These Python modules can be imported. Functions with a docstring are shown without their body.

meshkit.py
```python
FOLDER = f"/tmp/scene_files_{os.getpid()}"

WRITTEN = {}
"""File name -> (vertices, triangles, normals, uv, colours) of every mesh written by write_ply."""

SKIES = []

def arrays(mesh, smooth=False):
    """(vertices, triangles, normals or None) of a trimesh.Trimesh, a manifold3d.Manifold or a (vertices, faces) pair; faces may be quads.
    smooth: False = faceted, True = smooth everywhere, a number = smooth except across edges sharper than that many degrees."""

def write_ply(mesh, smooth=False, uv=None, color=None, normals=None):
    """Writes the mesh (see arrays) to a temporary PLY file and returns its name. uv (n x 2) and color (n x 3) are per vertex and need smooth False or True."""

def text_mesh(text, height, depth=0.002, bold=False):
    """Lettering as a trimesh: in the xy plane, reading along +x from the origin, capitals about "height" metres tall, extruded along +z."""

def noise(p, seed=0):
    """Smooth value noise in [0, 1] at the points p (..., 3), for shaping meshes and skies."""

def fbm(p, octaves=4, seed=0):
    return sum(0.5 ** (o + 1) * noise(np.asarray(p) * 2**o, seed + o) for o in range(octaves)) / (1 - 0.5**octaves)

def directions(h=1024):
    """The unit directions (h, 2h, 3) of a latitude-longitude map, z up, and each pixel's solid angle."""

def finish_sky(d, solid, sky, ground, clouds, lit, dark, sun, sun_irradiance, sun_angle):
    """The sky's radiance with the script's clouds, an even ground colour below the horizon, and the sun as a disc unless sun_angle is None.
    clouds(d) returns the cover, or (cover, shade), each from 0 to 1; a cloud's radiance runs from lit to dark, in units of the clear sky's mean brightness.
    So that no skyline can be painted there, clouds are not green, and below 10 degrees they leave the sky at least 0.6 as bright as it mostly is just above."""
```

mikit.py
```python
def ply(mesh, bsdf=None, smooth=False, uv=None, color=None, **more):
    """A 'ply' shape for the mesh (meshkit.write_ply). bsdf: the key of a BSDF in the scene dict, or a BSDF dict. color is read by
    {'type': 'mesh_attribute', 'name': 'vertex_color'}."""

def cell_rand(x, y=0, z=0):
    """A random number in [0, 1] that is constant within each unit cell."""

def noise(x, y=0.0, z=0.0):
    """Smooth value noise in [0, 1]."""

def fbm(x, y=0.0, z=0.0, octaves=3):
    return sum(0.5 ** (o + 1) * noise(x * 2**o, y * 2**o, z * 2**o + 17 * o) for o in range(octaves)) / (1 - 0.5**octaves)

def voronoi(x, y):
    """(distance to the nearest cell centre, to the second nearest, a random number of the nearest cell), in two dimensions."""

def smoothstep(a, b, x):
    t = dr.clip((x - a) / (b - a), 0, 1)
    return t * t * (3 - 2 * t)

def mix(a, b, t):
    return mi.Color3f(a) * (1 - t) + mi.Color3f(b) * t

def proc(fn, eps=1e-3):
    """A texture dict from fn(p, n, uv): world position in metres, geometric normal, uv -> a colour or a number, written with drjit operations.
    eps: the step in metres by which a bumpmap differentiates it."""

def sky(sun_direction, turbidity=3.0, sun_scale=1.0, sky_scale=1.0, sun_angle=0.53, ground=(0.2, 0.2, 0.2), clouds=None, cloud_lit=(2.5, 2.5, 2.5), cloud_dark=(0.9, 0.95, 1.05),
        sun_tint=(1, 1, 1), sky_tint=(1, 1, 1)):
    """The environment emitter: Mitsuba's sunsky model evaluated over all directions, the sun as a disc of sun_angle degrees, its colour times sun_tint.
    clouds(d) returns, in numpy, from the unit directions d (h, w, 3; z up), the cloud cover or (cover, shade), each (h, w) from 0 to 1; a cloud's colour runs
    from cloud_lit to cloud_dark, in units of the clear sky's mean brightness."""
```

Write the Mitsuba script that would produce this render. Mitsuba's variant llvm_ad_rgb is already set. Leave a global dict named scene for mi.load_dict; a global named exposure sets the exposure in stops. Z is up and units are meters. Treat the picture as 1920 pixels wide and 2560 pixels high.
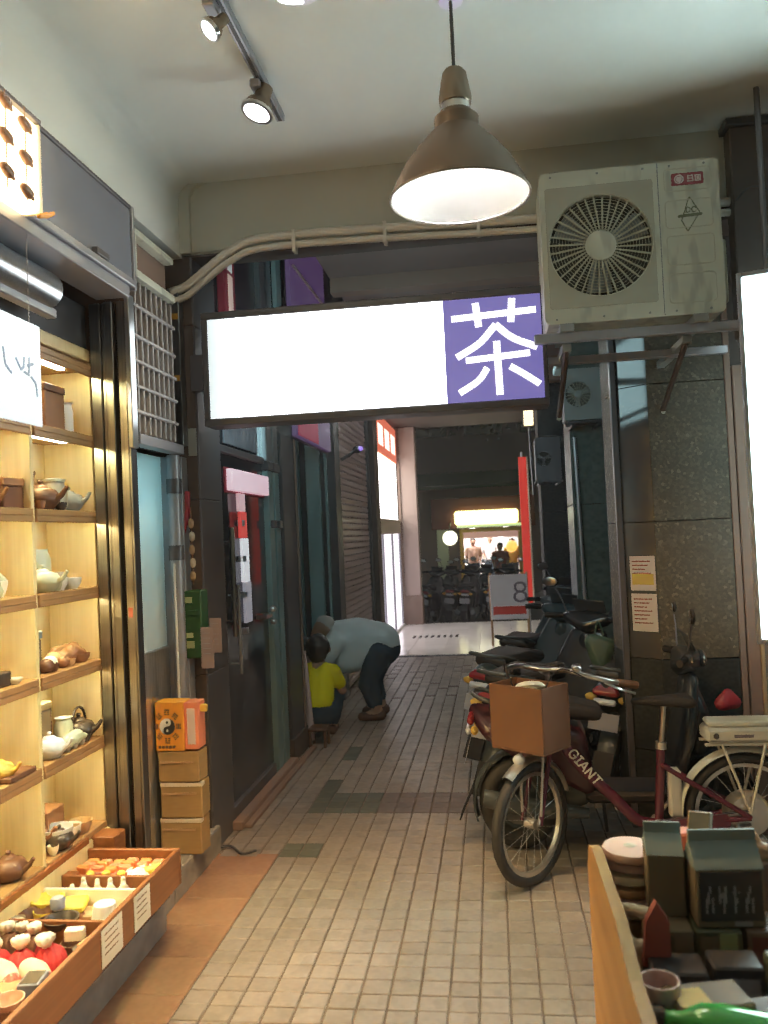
import math, random
import numpy as np
import trimesh, manifold3d
import mitsuba as mi
import drjit as dr
import mikit, meshkit
from mikit import proc, noise, fbm, voronoi, cell_rand, smoothstep, mix
from shapely.geometry import LineString, Polygon, Point, box as sbox
from shapely.ops import unary_union

T = mi.ScalarTransform4f
scene, labels = {}, {}

# ---------------------------------------------------------------- camera, sky, exposure
EYE = np.array([0.0, 0.0, 1.54])
FWD = np.array([-0.12956, 0.99118, 0.02769])
UP = np.array([0.048565, -0.021548, 0.998588])
scene['camera'] = {'type': 'thinlens', 'fov': 49.761, 'fov_axis': 'x', 'near_clip': 0.05, 'far_clip': 500.0,
                   'aperture_radius': 0.0042, 'focus_distance': 3.9,
                   'to_world': T().look_at(origin=EYE.tolist(), target=(EYE + FWD).tolist(), up=UP.tolist())}
HAZE = 0.0055  # density of the haze added for camera flare and lifted blacks
scene['flare_haze'] = {'type': 'homogeneous', 'albedo': {'type': 'rgb', 'value': [.95, .95, .95]}, 'sigma_t': HAZE, 'phase': {'type': 'hg', 'g': 0.72}}
scene['camera']['medium'] = {'type': 'ref', 'id': 'flare_haze'}
scene['night_sky'] = mikit.sky((0.4, 0.5, 0.05), turbidity=4, sun_scale=1e-5, sky_scale=4.0, ground=(0.1, 0.1, 0.1), sky_tint=(0.85, 1.05, 1.0))
exposure = -0.35

# brightness of the lamps (radiance; x steradian of a small source)
L_BULB, L_SPOTDISC, I_SPOT, L_STRIP = 2700.0, 110.0, 18.0, 105.0
L_SIGN, L_RIGHT, L_SHOP, L_FAR = 4.2, 26.0, 6.0, 5.0

# ---------------------------------------------------------------- naming helpers
used = {}
def fresh(name):
    n = used.get(name, 0); used[name] = n + 1
    return name if n == 0 else '%s_%03d' % (name, n)

def say(key, label=None, cat=None, group=None, kind=None):
    d = labels.setdefault(key, {})
    for k, v in (('label', label), ('category', cat), ('group', group), ('kind', kind)):
        if v: d[k] = v

def thing(name, label, cat, group=None):
    k = fresh(name); say(k, label, cat, group); return k

def put(key, mesh, mat, smooth=False, emit=None, **more):
    """one entry of the scene"""
    d = mikit.ply(mesh, mat, smooth=smooth, **more)
    if emit is not None:
        d['emitter'] = {'type': 'area', 'radiance': {'type': 'rgb', 'value': [float(x) for x in emit]}}
    scene[key] = d
    return key

def part(parent, name, mesh, mat, smooth=False, emit=None, label=None, kind=None, **more):
    k = fresh(parent + '__' + name)
    put(k, mesh, mat, smooth, emit, **more)
    if label or kind: say(k, label, None, None, kind)
    return k

def solo(name, mesh, mat, label, cat, group=None, smooth=False, emit=None, **more):
    k = fresh(name); put(k, mesh, mat, smooth, emit, **more); say(k, label, cat, group); return k

# ---------------------------------------------------------------- mesh helpers
def bx(x0, x1, y0, y1, z0, z1):
    m = trimesh.creation.box(extents=(x1 - x0, y1 - y0, z1 - z0))
    m.apply_translation(((x0 + x1) / 2, (y0 + y1) / 2, (z0 + z1) / 2)); return m

def _unit_cbox():
    s = [(-1, -1, -1), (-1, -1, 1), (-1, 1, -1), (-1, 1, 1), (1, -1, -1), (1, -1, 1), (1, 1, -1), (1, 1, 1)]
    sg, ax = [], []
    for c in s:
        for a in range(3): sg.append(c); ax.append(a)
    sg, ax = np.array(sg, float), np.array(ax)
    pts = sg.copy()
    for i, a in enumerate(ax):
        for b in range(3):
            if b != a: pts[i, b] *= 0.8
    h = trimesh.Trimesh(pts, trimesh.convex.convex_hull(pts).faces * 0, process=False) if False else None
    from scipy.spatial import ConvexHull
    f = ConvexHull(pts).simplices
    n = np.cross(pts[f[:, 1]] - pts[f[:, 0]], pts[f[:, 2]] - pts[f[:, 0]])
    flip = (n * pts[f].mean(1)).sum(1) < 0
    f[flip] = f[flip][:, ::-1]
    return sg, ax, f
_CB = _unit_cbox()
def cb(x0, x1, y0, y1, z0, z1, c=0.004):
    """box with chamfered edges"""
    sg, ax, f = _CB
    h = np.array([x1 - x0, y1 - y0, z1 - z0]) / 2
    c = min(c, h.min() * 0.8)
    v = sg * h
    for a in range(3):
        o = ax != a
        v[o, a] -= sg[o, a] * c
    return trimesh.Trimesh(v + np.array([x0 + x1, y0 + y1, z0 + z1]) / 2, f.copy(), process=False)

def cat(*ms):
    ms = [m for x in ms for m in (x if isinstance(x, (list, tuple)) else [x])]
    return trimesh.util.concatenate(ms)

def tube(pts, r, n=10, closed=False):
    p = np.asarray(pts, float); k = len(p)
    rr = np.broadcast_to(np.asarray(r, float), (k,))
    t = (np.roll(p, -1, 0) - np.roll(p, 1, 0)) if closed else np.gradient(p, axis=0)
    t /= np.linalg.norm(t, axis=1, keepdims=True) + 1e-12
    a = np.cross(t[0], [0, 0, 1.0] if abs(t[0][2]) < .9 else [1.0, 0, 0]); a /= np.linalg.norm(a)
    rings, ang = [], np.arange(n) * 2 * np.pi / n
    for i in range(k):
        a = a - t[i] * (a @ t[i]); a /= np.linalg.norm(a) + 1e-12
        b = np.cross(t[i], a)
        rings.append(p[i] + rr[i] * (np.cos(ang)[:, None] * a + np.sin(ang)[:, None] * b))
    v = np.vstack(rings); f = []
    for i in range(k if closed else k - 1):
        for j in range(n):
            A, B = i * n + j, i * n + (j + 1) % n
            C, D = ((i + 1) % k) * n + (j + 1) % n, ((i + 1) % k) * n + j
            f += [[A, B, C], [A, C, D]]
    if not closed:
        v = np.vstack([v, p[0], p[-1]]); c0, c1 = len(v) - 2, len(v) - 1
        for j in range(n):
            f += [[c0, (j + 1) % n, j], [c1, (k - 1) * n + j, (k - 1) * n + (j + 1) % n]]
    return trimesh.Trimesh(v, np.array(f), process=False)

def curve(pts, n=24):
    """Catmull-Rom through the points"""
    p = np.asarray(pts, float)
    q = np.vstack([2 * p[0] - p[1], p, 2 * p[-1] - p[-2]]); out = []
    for i in range(1, len(q) - 2):
        for s in np.linspace(0, 1, max(2, n // (len(p) - 1)), endpoint=False):
            a, b, c, d = q[i - 1], q[i], q[i + 1], q[i + 2]
            out.append(0.5 * (2 * b + (c - a) * s + (2 * a - 5 * b + 4 * c - d) * s * s + (3 * b - a - 3 * c + d) * s ** 3))
    out.append(p[-1]); return np.array(out)

def lathe(prof, n=32, c=(0, 0, 0)):
    """closed or open profile of (r, z), turned about z"""
    m = trimesh.creation.revolve(np.asarray(prof, float), sections=n)
    m.apply_translation(c); return m

def ext(poly, d, plane='xy'):
    """extrude a shapely shape; 'xz-': drawn in x, z and facing -y, its front at y = 0"""
    gs = getattr(poly, 'geoms', [poly])
    m = trimesh.util.concatenate([trimesh.creation.extrude_polygon(g, d, engine='earcut') for g in gs if g.area > 1e-9])
    if plane == 'xz-':
        m.apply_transform(np.array([[1, 0, 0, 0], [0, 0, -1, 0], [0, 1, 0, 0], [0, 0, 0, 1.0]]))
    if plane == 'yz+':   # drawn in y, z and facing +x
        m.apply_transform(np.array([[0, 0, 1, 0], [1, 0, 0, 0], [0, 1, 0, 0], [0, 0, 0, 1.0]]))
    return m

def mv(m, t=(0, 0, 0), rz=0, rx=0, ry=0, s=None):
    m = m.copy()
    if s is not None: m.apply_scale(s)
    for a, ax in ((rx, (1, 0, 0)), (ry, (0, 1, 0)), (rz, (0, 0, 1))):
        if a: m.apply_transform(trimesh.transformations.rotation_matrix(math.radians(a), ax))
    m.apply_translation(t); return m

def ball(c, r, sc=(1, 1, 1), sub=2):
    m = trimesh.creation.icosphere(subdivisions=sub, radius=r); m.apply_scale(sc); m.apply_translation(c); return m

def cyl(p0, p1, r, n=16):
    return tube([p0, p1], r, n)

def hullpts(spheres, n=10):
    """convex hull of spheres (x, y, z, r) as a trimesh"""
    return man(hullman(spheres, n))
def hullman(spheres, n=16):
    return manifold3d.Manifold.batch_hull([manifold3d.Manifold.sphere(s[3], n).translate([float(s[0]), float(s[1]), float(s[2])]) for s in spheres])
def man(m):
    k = m.to_mesh(); return trimesh.Trimesh(np.array(k.vert_properties[:, :3]), np.array(k.tri_verts), process=False)
def soft(ms, edge, it=12):
    """join manifolds into one smooth skin"""
    u = manifold3d.Manifold.batch_boolean(ms, manifold3d.OpType.Add).refine_to_length(edge)
    t = man(u); t = trimesh.Trimesh(t.vertices, t.faces, process=True)
    trimesh.smoothing.filter_taubin(t, iterations=it); return t

def rrect(w, h, r): return sbox(-w / 2 + r, -h / 2 + r, w / 2 - r, h / 2 - r).buffer(r, quad_segs=4)
def text_xz(s, h, d=0.002, bold=False):
    m = meshkit.text_mesh(s, h, d, bold)
    m.apply_transform(np.array([[1, 0, 0, 0], [0, 0, -1, 0], [0, 1, 0, 0], [0, 0, 0, 1.0]])); return m

# ---------------------------------------------------------------- materials
def P(c, r=0.5, metal=0.0, spec=0.5, two=True, **k):
    col = c if isinstance(c, dict) else {'type': 'rgb', 'value': list(c)}
    d = {'type': 'principled', 'base_color': col, 'roughness': r, 'metallic': metal, 'specular': spec, **k}
    return {'type': 'twosided', 'bsdf': d} if two else d
def M(name, *a, **k): scene[name] = P(*a, **k); return name
def bumped(name, inner, fn, scale):
    scene[name] = {'type': 'twosided', 'bsdf': {'type': 'bumpmap', 'arbitrary': proc(fn, 2e-3), 'scale': scale, 'bsdf': {**inner, }}}
    return name

def f_plaster(p, n, uv):
    v = fbm(p.x * 1.3, p.y * 1.3, p.z * 1.3, 3); w = fbm(p.x * 7, p.y * 7, p.z * 7, 2)
    st = smoothstep(0.50, 0.68, fbm(p.x * 0.9 + 3, p.y * 0.55, p.z * 0.8 + 7, 4)) * 0.16
    return mix((0.60, 0.64, 0.61), (0.70, 0.74, 0.715), v * 0.8 + w * 0.2) * (1 - st)
M('plaster', proc(f_plaster), 0.75, spec=0.3)
def f_beam(p, n, uv):
    v = fbm(p.x * 2.2, p.y * 2.2, p.z * 2.2, 3)
    return mix((0.49, 0.51, 0.44), (0.60, 0.615, 0.54), v) * (1 - 0.18 * smoothstep(0.5, 0.7, fbm(p.x * 3 + 9, 0, p.z * 1.2, 4)))
M('beam_paint', proc(f_beam), 0.7, spec=0.3)
def f_tile(p, n, uv):
    r = cell_rand((p.x + 0.018) / 0.1, p.y / 0.09, 3); v = fbm(p.x * 3, p.y * 2, 0, 3); s = fbm(p.x * 60, p.y * 60, 2, 2)
    c = mix((0.215, 0.182, 0.157), (0.29, 0.25, 0.215), r * 0.5 + s * 0.5)
    d = fbm(p.x * 1.1 + 5, p.y * 0.7, 3, 4)
    return c * (0.70 + 0.3 * v) * (0.72 + 0.5 * d) * (1 - 0.10 * smoothstep(0.60, 0.74, fbm(p.x * 16, p.y * 16, 8, 2)))
M('tile', proc(f_tile), 0.42, spec=0.5)
def f_tile_d(p, n, uv):
    r = cell_rand((p.x + 0.018) / 0.1, p.y / 0.09, 3); s = fbm(p.x * 40, p.y * 40, 2, 2)
    return mix((0.05, 0.058, 0.045), (0.085, 0.09, 0.068), r * 0.6 + s * 0.4)
M('tile_dark', proc(f_tile_d), 0.5)
def f_tile_b(p, n, uv):
    r = cell_rand((p.x + 0.018) / 0.1, p.y / 0.09, 3); s = fbm(p.x * 40, p.y * 40, 2, 2)
    return mix((0.09, 0.068, 0.06), (0.13, 0.10, 0.088), r * 0.6 + s * 0.4)
M('tile_brown', proc(f_tile_b), 0.5)
def f_terra(p, n, uv):
    s = fbm(p.x * 8, p.y * 8, 1, 3); t = fbm(p.x * 55, p.y * 55, 1, 2)
    return mix((0.17, 0.085, 0.048), (0.27, 0.145, 0.085), s * 0.6 + t * 0.4)
M('terracotta', proc(f_terra), 0.5)
def f_grout(p, n, uv): return mix((0.07, 0.055, 0.045), (0.14, 0.11, 0.09), fbm(p.x * 9, p.y * 9, 0, 3))
M('grout', proc(f_grout), 0.85)
def f_stone(p, n, uv): return mix((0.13, 0.12, 0.105), (0.24, 0.225, 0.20), fbm(p.x * 14, p.y * 14, p.z * 14, 4))
M('kerb_stone', proc(f_stone), 0.6)
def f_granite(p, n, uv):
    a, b, r = voronoi((p.x + p.y) * 75 + 40, p.z * 75 + 11); s = fbm(p.x * 90, p.y * 90, p.z * 90, 2)
    big = fbm(p.x * 5 + 4, p.y * 5, p.z * 5, 3)
    c = mix((0.04, 0.036, 0.026), (0.10, 0.09, 0.062), r * r * 0.6 + big * 0.35)
    return mix(c, (0.15, 0.13, 0.09), smoothstep(0.93, 0.98, r) * 0.6) * (0.75 + 0.5 * s)
M('granite', proc(f_granite), 0.55, spec=0.35)
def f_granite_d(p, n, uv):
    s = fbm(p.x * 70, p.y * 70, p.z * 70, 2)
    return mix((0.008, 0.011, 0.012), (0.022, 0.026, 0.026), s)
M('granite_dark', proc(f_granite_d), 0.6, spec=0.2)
M('polished_dark', (0.05, 0.05, 0.05), 0.1, spec=0.9, metal=0.35)
def f_wood(p, n, uv):
    g = fbm(p.x * 60, p.y * 1.6, p.z * 60, 3); s = fbm(p.x * 200, p.y * 6, p.z * 200, 2)
    return mix((0.12, 0.042, 0.014), (0.19, 0.075, 0.026), g * 0.7 + s * 0.3)
M('tray_wood', proc(f_wood), 0.45)
def f_oak(p, n, uv):
    g = fbm(p.x * 45, p.y * 45, p.z * 2.0, 3); s = fbm(p.x * 160, p.y * 160, p.z * 5, 2)
    return mix((0.52, 0.39, 0.20), (0.68, 0.54, 0.31), g * 0.7 + s * 0.3)
M('oak', proc(f_oak), 0.5)
def f_oak_shaded(p, n, uv):
    g = fbm(p.x * 70, p.y * 2, p.z * 70, 3)
    return mix((0.19, 0.105, 0.05), (0.30, 0.18, 0.085), g)
M('shaded_shelf_wood', proc(f_oak_shaded), 0.45)  # darker than the oak: shade of the unlit shelf edges put into the colour
def f_rack(p, n, uv):
    g = fbm(p.x * 50, p.y * 2.5, p.z * 22, 3); s = fbm(p.x * 150, p.y * 9, p.z * 90, 2)
    return mix((0.27, 0.135, 0.04), (0.40, 0.23, 0.08), g * 0.7 + s * 0.3)
M('rack_wood', proc(f_rack), 0.5)
def f_card(p, n, uv):
    g = fbm(p.x * 6, p.y * 6, p.z * 6, 3); s = fbm(p.x * 30, p.y * 30, p.z * 120, 2)
    return mix((0.24, 0.15, 0.06), (0.33, 0.215, 0.095), g * 0.6 + s * 0.4)
M('cardboard', proc(f_card), 0.8, spec=0.2)
def f_paper(p, n, uv): return mix((0.095, 0.042, 0.02), (0.13, 0.06, 0.029), fbm(p.x * 12, p.y * 12, p.z * 5, 3))
M('basket_card', proc(f_paper), 0.65)
def f_steel(p, n, uv):
    s = fbm(p.x * 420, p.y * 420, p.z * 3, 2)
    return mix((0.19, 0.20, 0.21), (0.29, 0.30, 0.31), s)
M('bronze_steel', proc(f_steel), 0.30, metal=1.0)
def f_steel2(p, n, uv):
    s = fbm(p.x * 300, p.y * 300, p.z * 3, 2)
    return mix((0.40, 0.44, 0.47), (0.58, 0.62, 0.64), s)
M('blue_steel', proc(f_steel2), 0.24, metal=0.9)
M('grey_metal', (0.34, 0.35, 0.38), 0.4, metal=0.6)
M('grille_paint', (0.30, 0.285, 0.28), 0.5)
M('fascia_paint', (0.14, 0.155, 0.19), 0.42, spec=0.5)
M('dark_gap', (0.02, 0.014, 0.008), 0.6)
M('dark_steel', (0.10, 0.10, 0.11), 0.35, metal=0.6)
M('dark_paint', (0.045, 0.045, 0.048), 0.4)
M('dark_glass', (0.012, 0.014, 0.018), 0.06, spec=0.8)
M('teal_metal', (0.16, 0.25, 0.25), 0.35, metal=0.35)
M('teal_pale', (0.28, 0.42, 0.42), 0.35, metal=0.2)
M('brown_dark', (0.06, 0.045, 0.038), 0.55)
M('brown_wall', (0.19, 0.125, 0.095), 0.6)
def f_ceil2(p, n, uv): return mix((0.13, 0.09, 0.08), (0.21, 0.15, 0.135), fbm(p.x * 2, p.y * 2, p.z * 2, 3))
M('brown_ceiling', proc(f_ceil2), 0.7)
M('chrome', (0.75, 0.74, 0.72), 0.16, metal=1.0)
M('lamp_metal', (0.22, 0.17, 0.12), 0.4, metal=0.7)
M('lamp_inner', (0.85, 0.82, 0.75), 0.5)
M('white_paint', (0.74, 0.73, 0.70), 0.45)
def f_ac(p, n, uv):
    s = fbm(p.x * 9, p.y * 9, p.z * 3, 3)
    return mix((0.50, 0.53, 0.44), (0.58, 0.60, 0.51), s) * (1 - 0.22 * smoothstep(0.52, 0.72, fbm(p.x * 22, p.y * 22, p.z * 5, 3)))
M('ac_cream', proc(f_ac), 0.42)
M('ac_grille', (0.36, 0.37, 0.29), 0.5)
M('ac_mesh', (0.37, 0.375, 0.30), 0.55)
M('ac_emboss', (0.47, 0.48, 0.39), 0.45)
M('ac_dark', (0.04, 0.042, 0.035), 0.6)
M('ac_grey', (0.22, 0.25, 0.25), 0.5)
M('logo_red', (0.25, 0.045, 0.06), 0.5)
M('logo_white', (0.62, 0.56, 0.56), 0.5)
M('logo_green', (0.13, 0.15, 0.085), 0.5)
M('pipe_white', (0.70, 0.69, 0.64), 0.5)
M('red', (0.60, 0.035, 0.035), 0.5)
M('red_cloth', (0.62, 0.03, 0.04), 0.75)
M('deep_red', (0.28, 0.02, 0.035), 0.45)
M('dull_red', (0.30, 0.075, 0.055), 0.6)
M('coral', (0.75, 0.20, 0.11), 0.55)
M('orange', (0.72, 0.27, 0.03), 0.5)
M('orange_red', (0.68, 0.19, 0.06), 0.5)
M('yellow', (0.78, 0.58, 0.08), 0.5)
M('amber', (0.62, 0.36, 0.07), 0.5)
M('cream', (0.78, 0.70, 0.52), 0.6)
M('ivory', (0.80, 0.75, 0.64), 0.4)
M('pink_cream', (0.72, 0.46, 0.36), 0.65)
M('slip_grey', (0.27, 0.22, 0.22), 0.7)
M('pink_paper', (0.62, 0.45, 0.42), 0.7)
M('beige_paper', (0.60, 0.50, 0.38), 0.7)
M('white_china', (0.78, 0.77, 0.72), 0.2)
M('celadon', (0.46, 0.50, 0.36), 0.25)
M('grey_china', (0.30, 0.29, 0.24), 0.3)
M('clay_dark', (0.085, 0.045, 0.03), 0.4)
M('clay_brown', (0.20, 0.10, 0.055), 0.45)
M('column_brown', (0.38, 0.29, 0.25), 0.7)
M('clay_tan', (0.40, 0.25, 0.13), 0.5)
M('iron_black', (0.03, 0.028, 0.026), 0.35)
M('blue_grey', (0.22, 0.27, 0.36), 0.5)
M('blue_band', (0.07, 0.08, 0.17), 0.4)
M('pale_green', (0.30, 0.36, 0.14), 0.5)
M('box_green', (0.075, 0.085, 0.05), 0.55)
M('box_teal', (0.20, 0.26, 0.25), 0.5)
M('box_olive', (0.15, 0.12, 0.075), 0.6)
M('box_brown', (0.13, 0.085, 0.06), 0.6)
M('box_dark', (0.022, 0.025, 0.03), 0.45)
M('box_wine', (0.12, 0.035, 0.03), 0.6)
M('label_grey', (0.28, 0.28, 0.31), 0.6)
M('label_green', (0.34, 0.40, 0.20), 0.6)
M('mail_green', (0.012, 0.055, 0.018), 0.45)
M('tyre', (0.018, 0.018, 0.018), 0.6)
M('black_plastic', (0.012, 0.012, 0.014), 0.6, spec=0.3)
M('scooter_black', (0.012, 0.016, 0.022), 0.14, spec=0.6, clearcoat=0.6)
M('scooter_blue', (0.03, 0.05, 0.06), 0.16, clearcoat=0.7)
M('scooter_maroon', (0.12, 0.012, 0.035), 0.18, clearcoat=0.7)
M('scooter_wine', (0.03, 0.005, 0.011), 0.2, clearcoat=0.6)
M('scooter_grey', (0.045, 0.055, 0.06), 0.3, clearcoat=0.4)
M('seat_vinyl', (0.02, 0.02, 0.022), 0.45)
M('bike_maroon', (0.085, 0.012, 0.03), 0.2, metal=0.2, clearcoat=0.8)
M('bike_silver', (0.62, 0.60, 0.56), 0.28, metal=0.8)
M('bike_white', (0.66, 0.62, 0.55), 0.4)
M('battery_white', (0.62, 0.59, 0.54), 0.35)
M('lens_red', (0.20, 0.012, 0.016), 0.15, clearcoat=0.8)
M('smoke', (0.03, 0.035, 0.04), 0.15, clearcoat=0.6)
M('mirror_dark', (0.35, 0.37, 0.38), 0.1, metal=1.0)
M('lens_clear', (0.62, 0.62, 0.68), 0.12, clearcoat=0.8)
M('green_bag', (0.045, 0.085, 0.06), 0.5)
M('skin', (0.36, 0.21, 0.14), 0.55)
M('hair', (0.02, 0.017, 0.015), 0.5)
M('hair_grey', (0.42, 0.38, 0.34), 0.6)
M('shirt_blue', (0.78, 0.84, 0.85), 0.85, spec=0.2)
M('trousers', (0.035, 0.055, 0.075), 0.85, spec=0.2)
M('shirt_yellow', (0.92, 0.74, 0.02), 0.8, spec=0.2)
M('shoe', (0.10, 0.055, 0.04), 0.6)
M('asphalt', (0.05, 0.05, 0.052), 0.85)
def f_marble(p, n, uv):
    r = cell_rand(p.x / 0.45 + 9, p.y / 0.45, 1); v = fbm(p.x * 4, p.y * 4, 0, 4)
    return mix((0.58, 0.55, 0.50), (0.70, 0.67, 0.62), r * 0.4 + v * 0.6)
M('marble', proc(f_marble), 0.16, spec=0.6)
M('shutter_paint', (0.42, 0.34, 0.36), 0.4, metal=0.25)
M('awning_green', (0.03, 0.06, 0.035), 0.7)
M('banner_red', (0.62, 0.05, 0.035), 0.6)
M('board_white', (0.84, 0.82, 0.86), 0.5)
M('text_grey', (0.17, 0.15, 0.19), 0.6)
M('foliage', (0.07, 0.065, 0.05), 0.6)
M('trunk', (0.10, 0.075, 0.055), 0.85)
M('facade', (0.16, 0.12, 0.11), 0.8)
M('lit', (0.6, 0.6, 0.6), 0.6)
M('lit_dark', (0.12, 0.11, 0.16), 0.5)
scene['frosted'] = {'type': 'principledthin', 'base_color': {'type': 'rgb', 'value': [.80, .88, .90]}, 'roughness': 0.5, 'diff_trans': 1.3, 'spec_trans': 0.0}
scene['shade_sheet'] = {'type': 'twosided', 'bsdf2': P((0.15, 0.105, 0.07), 0.36, 0.6, two=False), 'bsdf1': P((0.85, 0.80, 0.70), 0.5, two=False)}
scene['glass'] = {'type': 'thindielectric', 'int_ior': 1.5}
scene['bottle_green'] = P((0.03, 0.30, 0.05), 0.08, spec=0.6, clearcoat=1.0)
scene['cellophane'] = {'type': 'thindielectric', 'int_ior': 1.4}
rng = random.Random(7)
# ================================================================ THE SETTING
def struct(name, mesh, mat, smooth=False):
    k = fresh(name); put(k, mesh, mat, smooth); say(k, kind='structure'); return k

# road outside, one sheet to the horizon, and the raised arcade base
struct('road', bx(-150, 150, -150, 300, -0.45, -0.25), 'asphalt')
fl = struct('floor', cat(bx(-2.6, 2.4, -4.0, 10.40, -0.24, -0.005)), 'grout')
Y0, X0 = 2.34, -0.018
def tile_kind(cx, cy):
    if 4.59 < cy < 4.95:
        if -1.13 < cx < -0.72: return 'tile_dark'
        if -0.72 < cx < 0.2: return 'tile_brown'
    if 4.95 < cy < 5.2 and -1.13 < cx < -0.98: return 'tile_dark'
    if 5.64 < cy < 6.05 and -1.12 < cx < -0.99: return 'tile_dark'
    if 3.95 < cy < 4.1 and -1.13 < cx < -0.9: return 'tile_dark'
    if cy > 7.7 and cell(cx, cy) < 0.12: return 'tile_brown'
    return 'tile'
def cell(a, b): return random.Random(int(a * 1000) * 7919 + int(b * 1000)).random()
tile_m = cb(-0.0462, 0.0462, -0.0425, 0.0425, -0.012, 0.0, 0.003)
tile_sh = mikit.ply(tile_m, 'tile')
singles, fields = [], {'tile': [], 'tile_dark': [], 'tile_brown': []}
for j in range(-70, 89):
    for i in range(-15, 22):
        cx, cy = X0 + (i + 0.5) * 0.1, Y0 + (j + 0.5) * 0.09
        if cx > 1.95 or cy > 10.37: continue
        if cy < 4.0 and cx < -1.1: continue
        dz = (cell(cx, cy) - 0.5) * 0.0016
        k = tile_kind(cx, cy)
        if 2.45 < cy < 4.6 and -1.2 < cx < 0.26 and len(singles) < 300 and k == 'tile':
            singles.append(fresh('floor__tile'))
            scene[singles[-1]] = {**tile_sh, 'to_world': T().translate([cx, cy, dz])}
        else:
            fields[k].append((cx, cy, dz))
tv, tf = np.array(tile_m.vertices), np.array(tile_m.faces)
def field(pos):
    pos = np.array(pos); n = len(tv)
    return trimesh.Trimesh((tv[None] + pos[:, None]).reshape(-1, 3), (tf[None] + (np.arange(len(pos)) * n)[:, None, None]).reshape(-1, 3), process=False)
part(fl, 'tile_field', field(fields['tile']), 'tile', kind='stuff')
part(fl, 'dark_tile_patch', field(fields['tile_dark']), 'tile_dark', label='patch of mismatched dark green tiles across the walkway', kind='stuff')
part(fl, 'brown_tile_patch', field(fields['tile_brown']), 'tile_brown', label='patch of brown replacement tiles', kind='stuff')
for k in range(26):
    y = 4.0 - 0.25 * k
    part(fl, 'border_tile', cb(-1.43, -1.121, y - 0.247, y, -0.012, 0.0, 0.003), 'terracotta')
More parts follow.
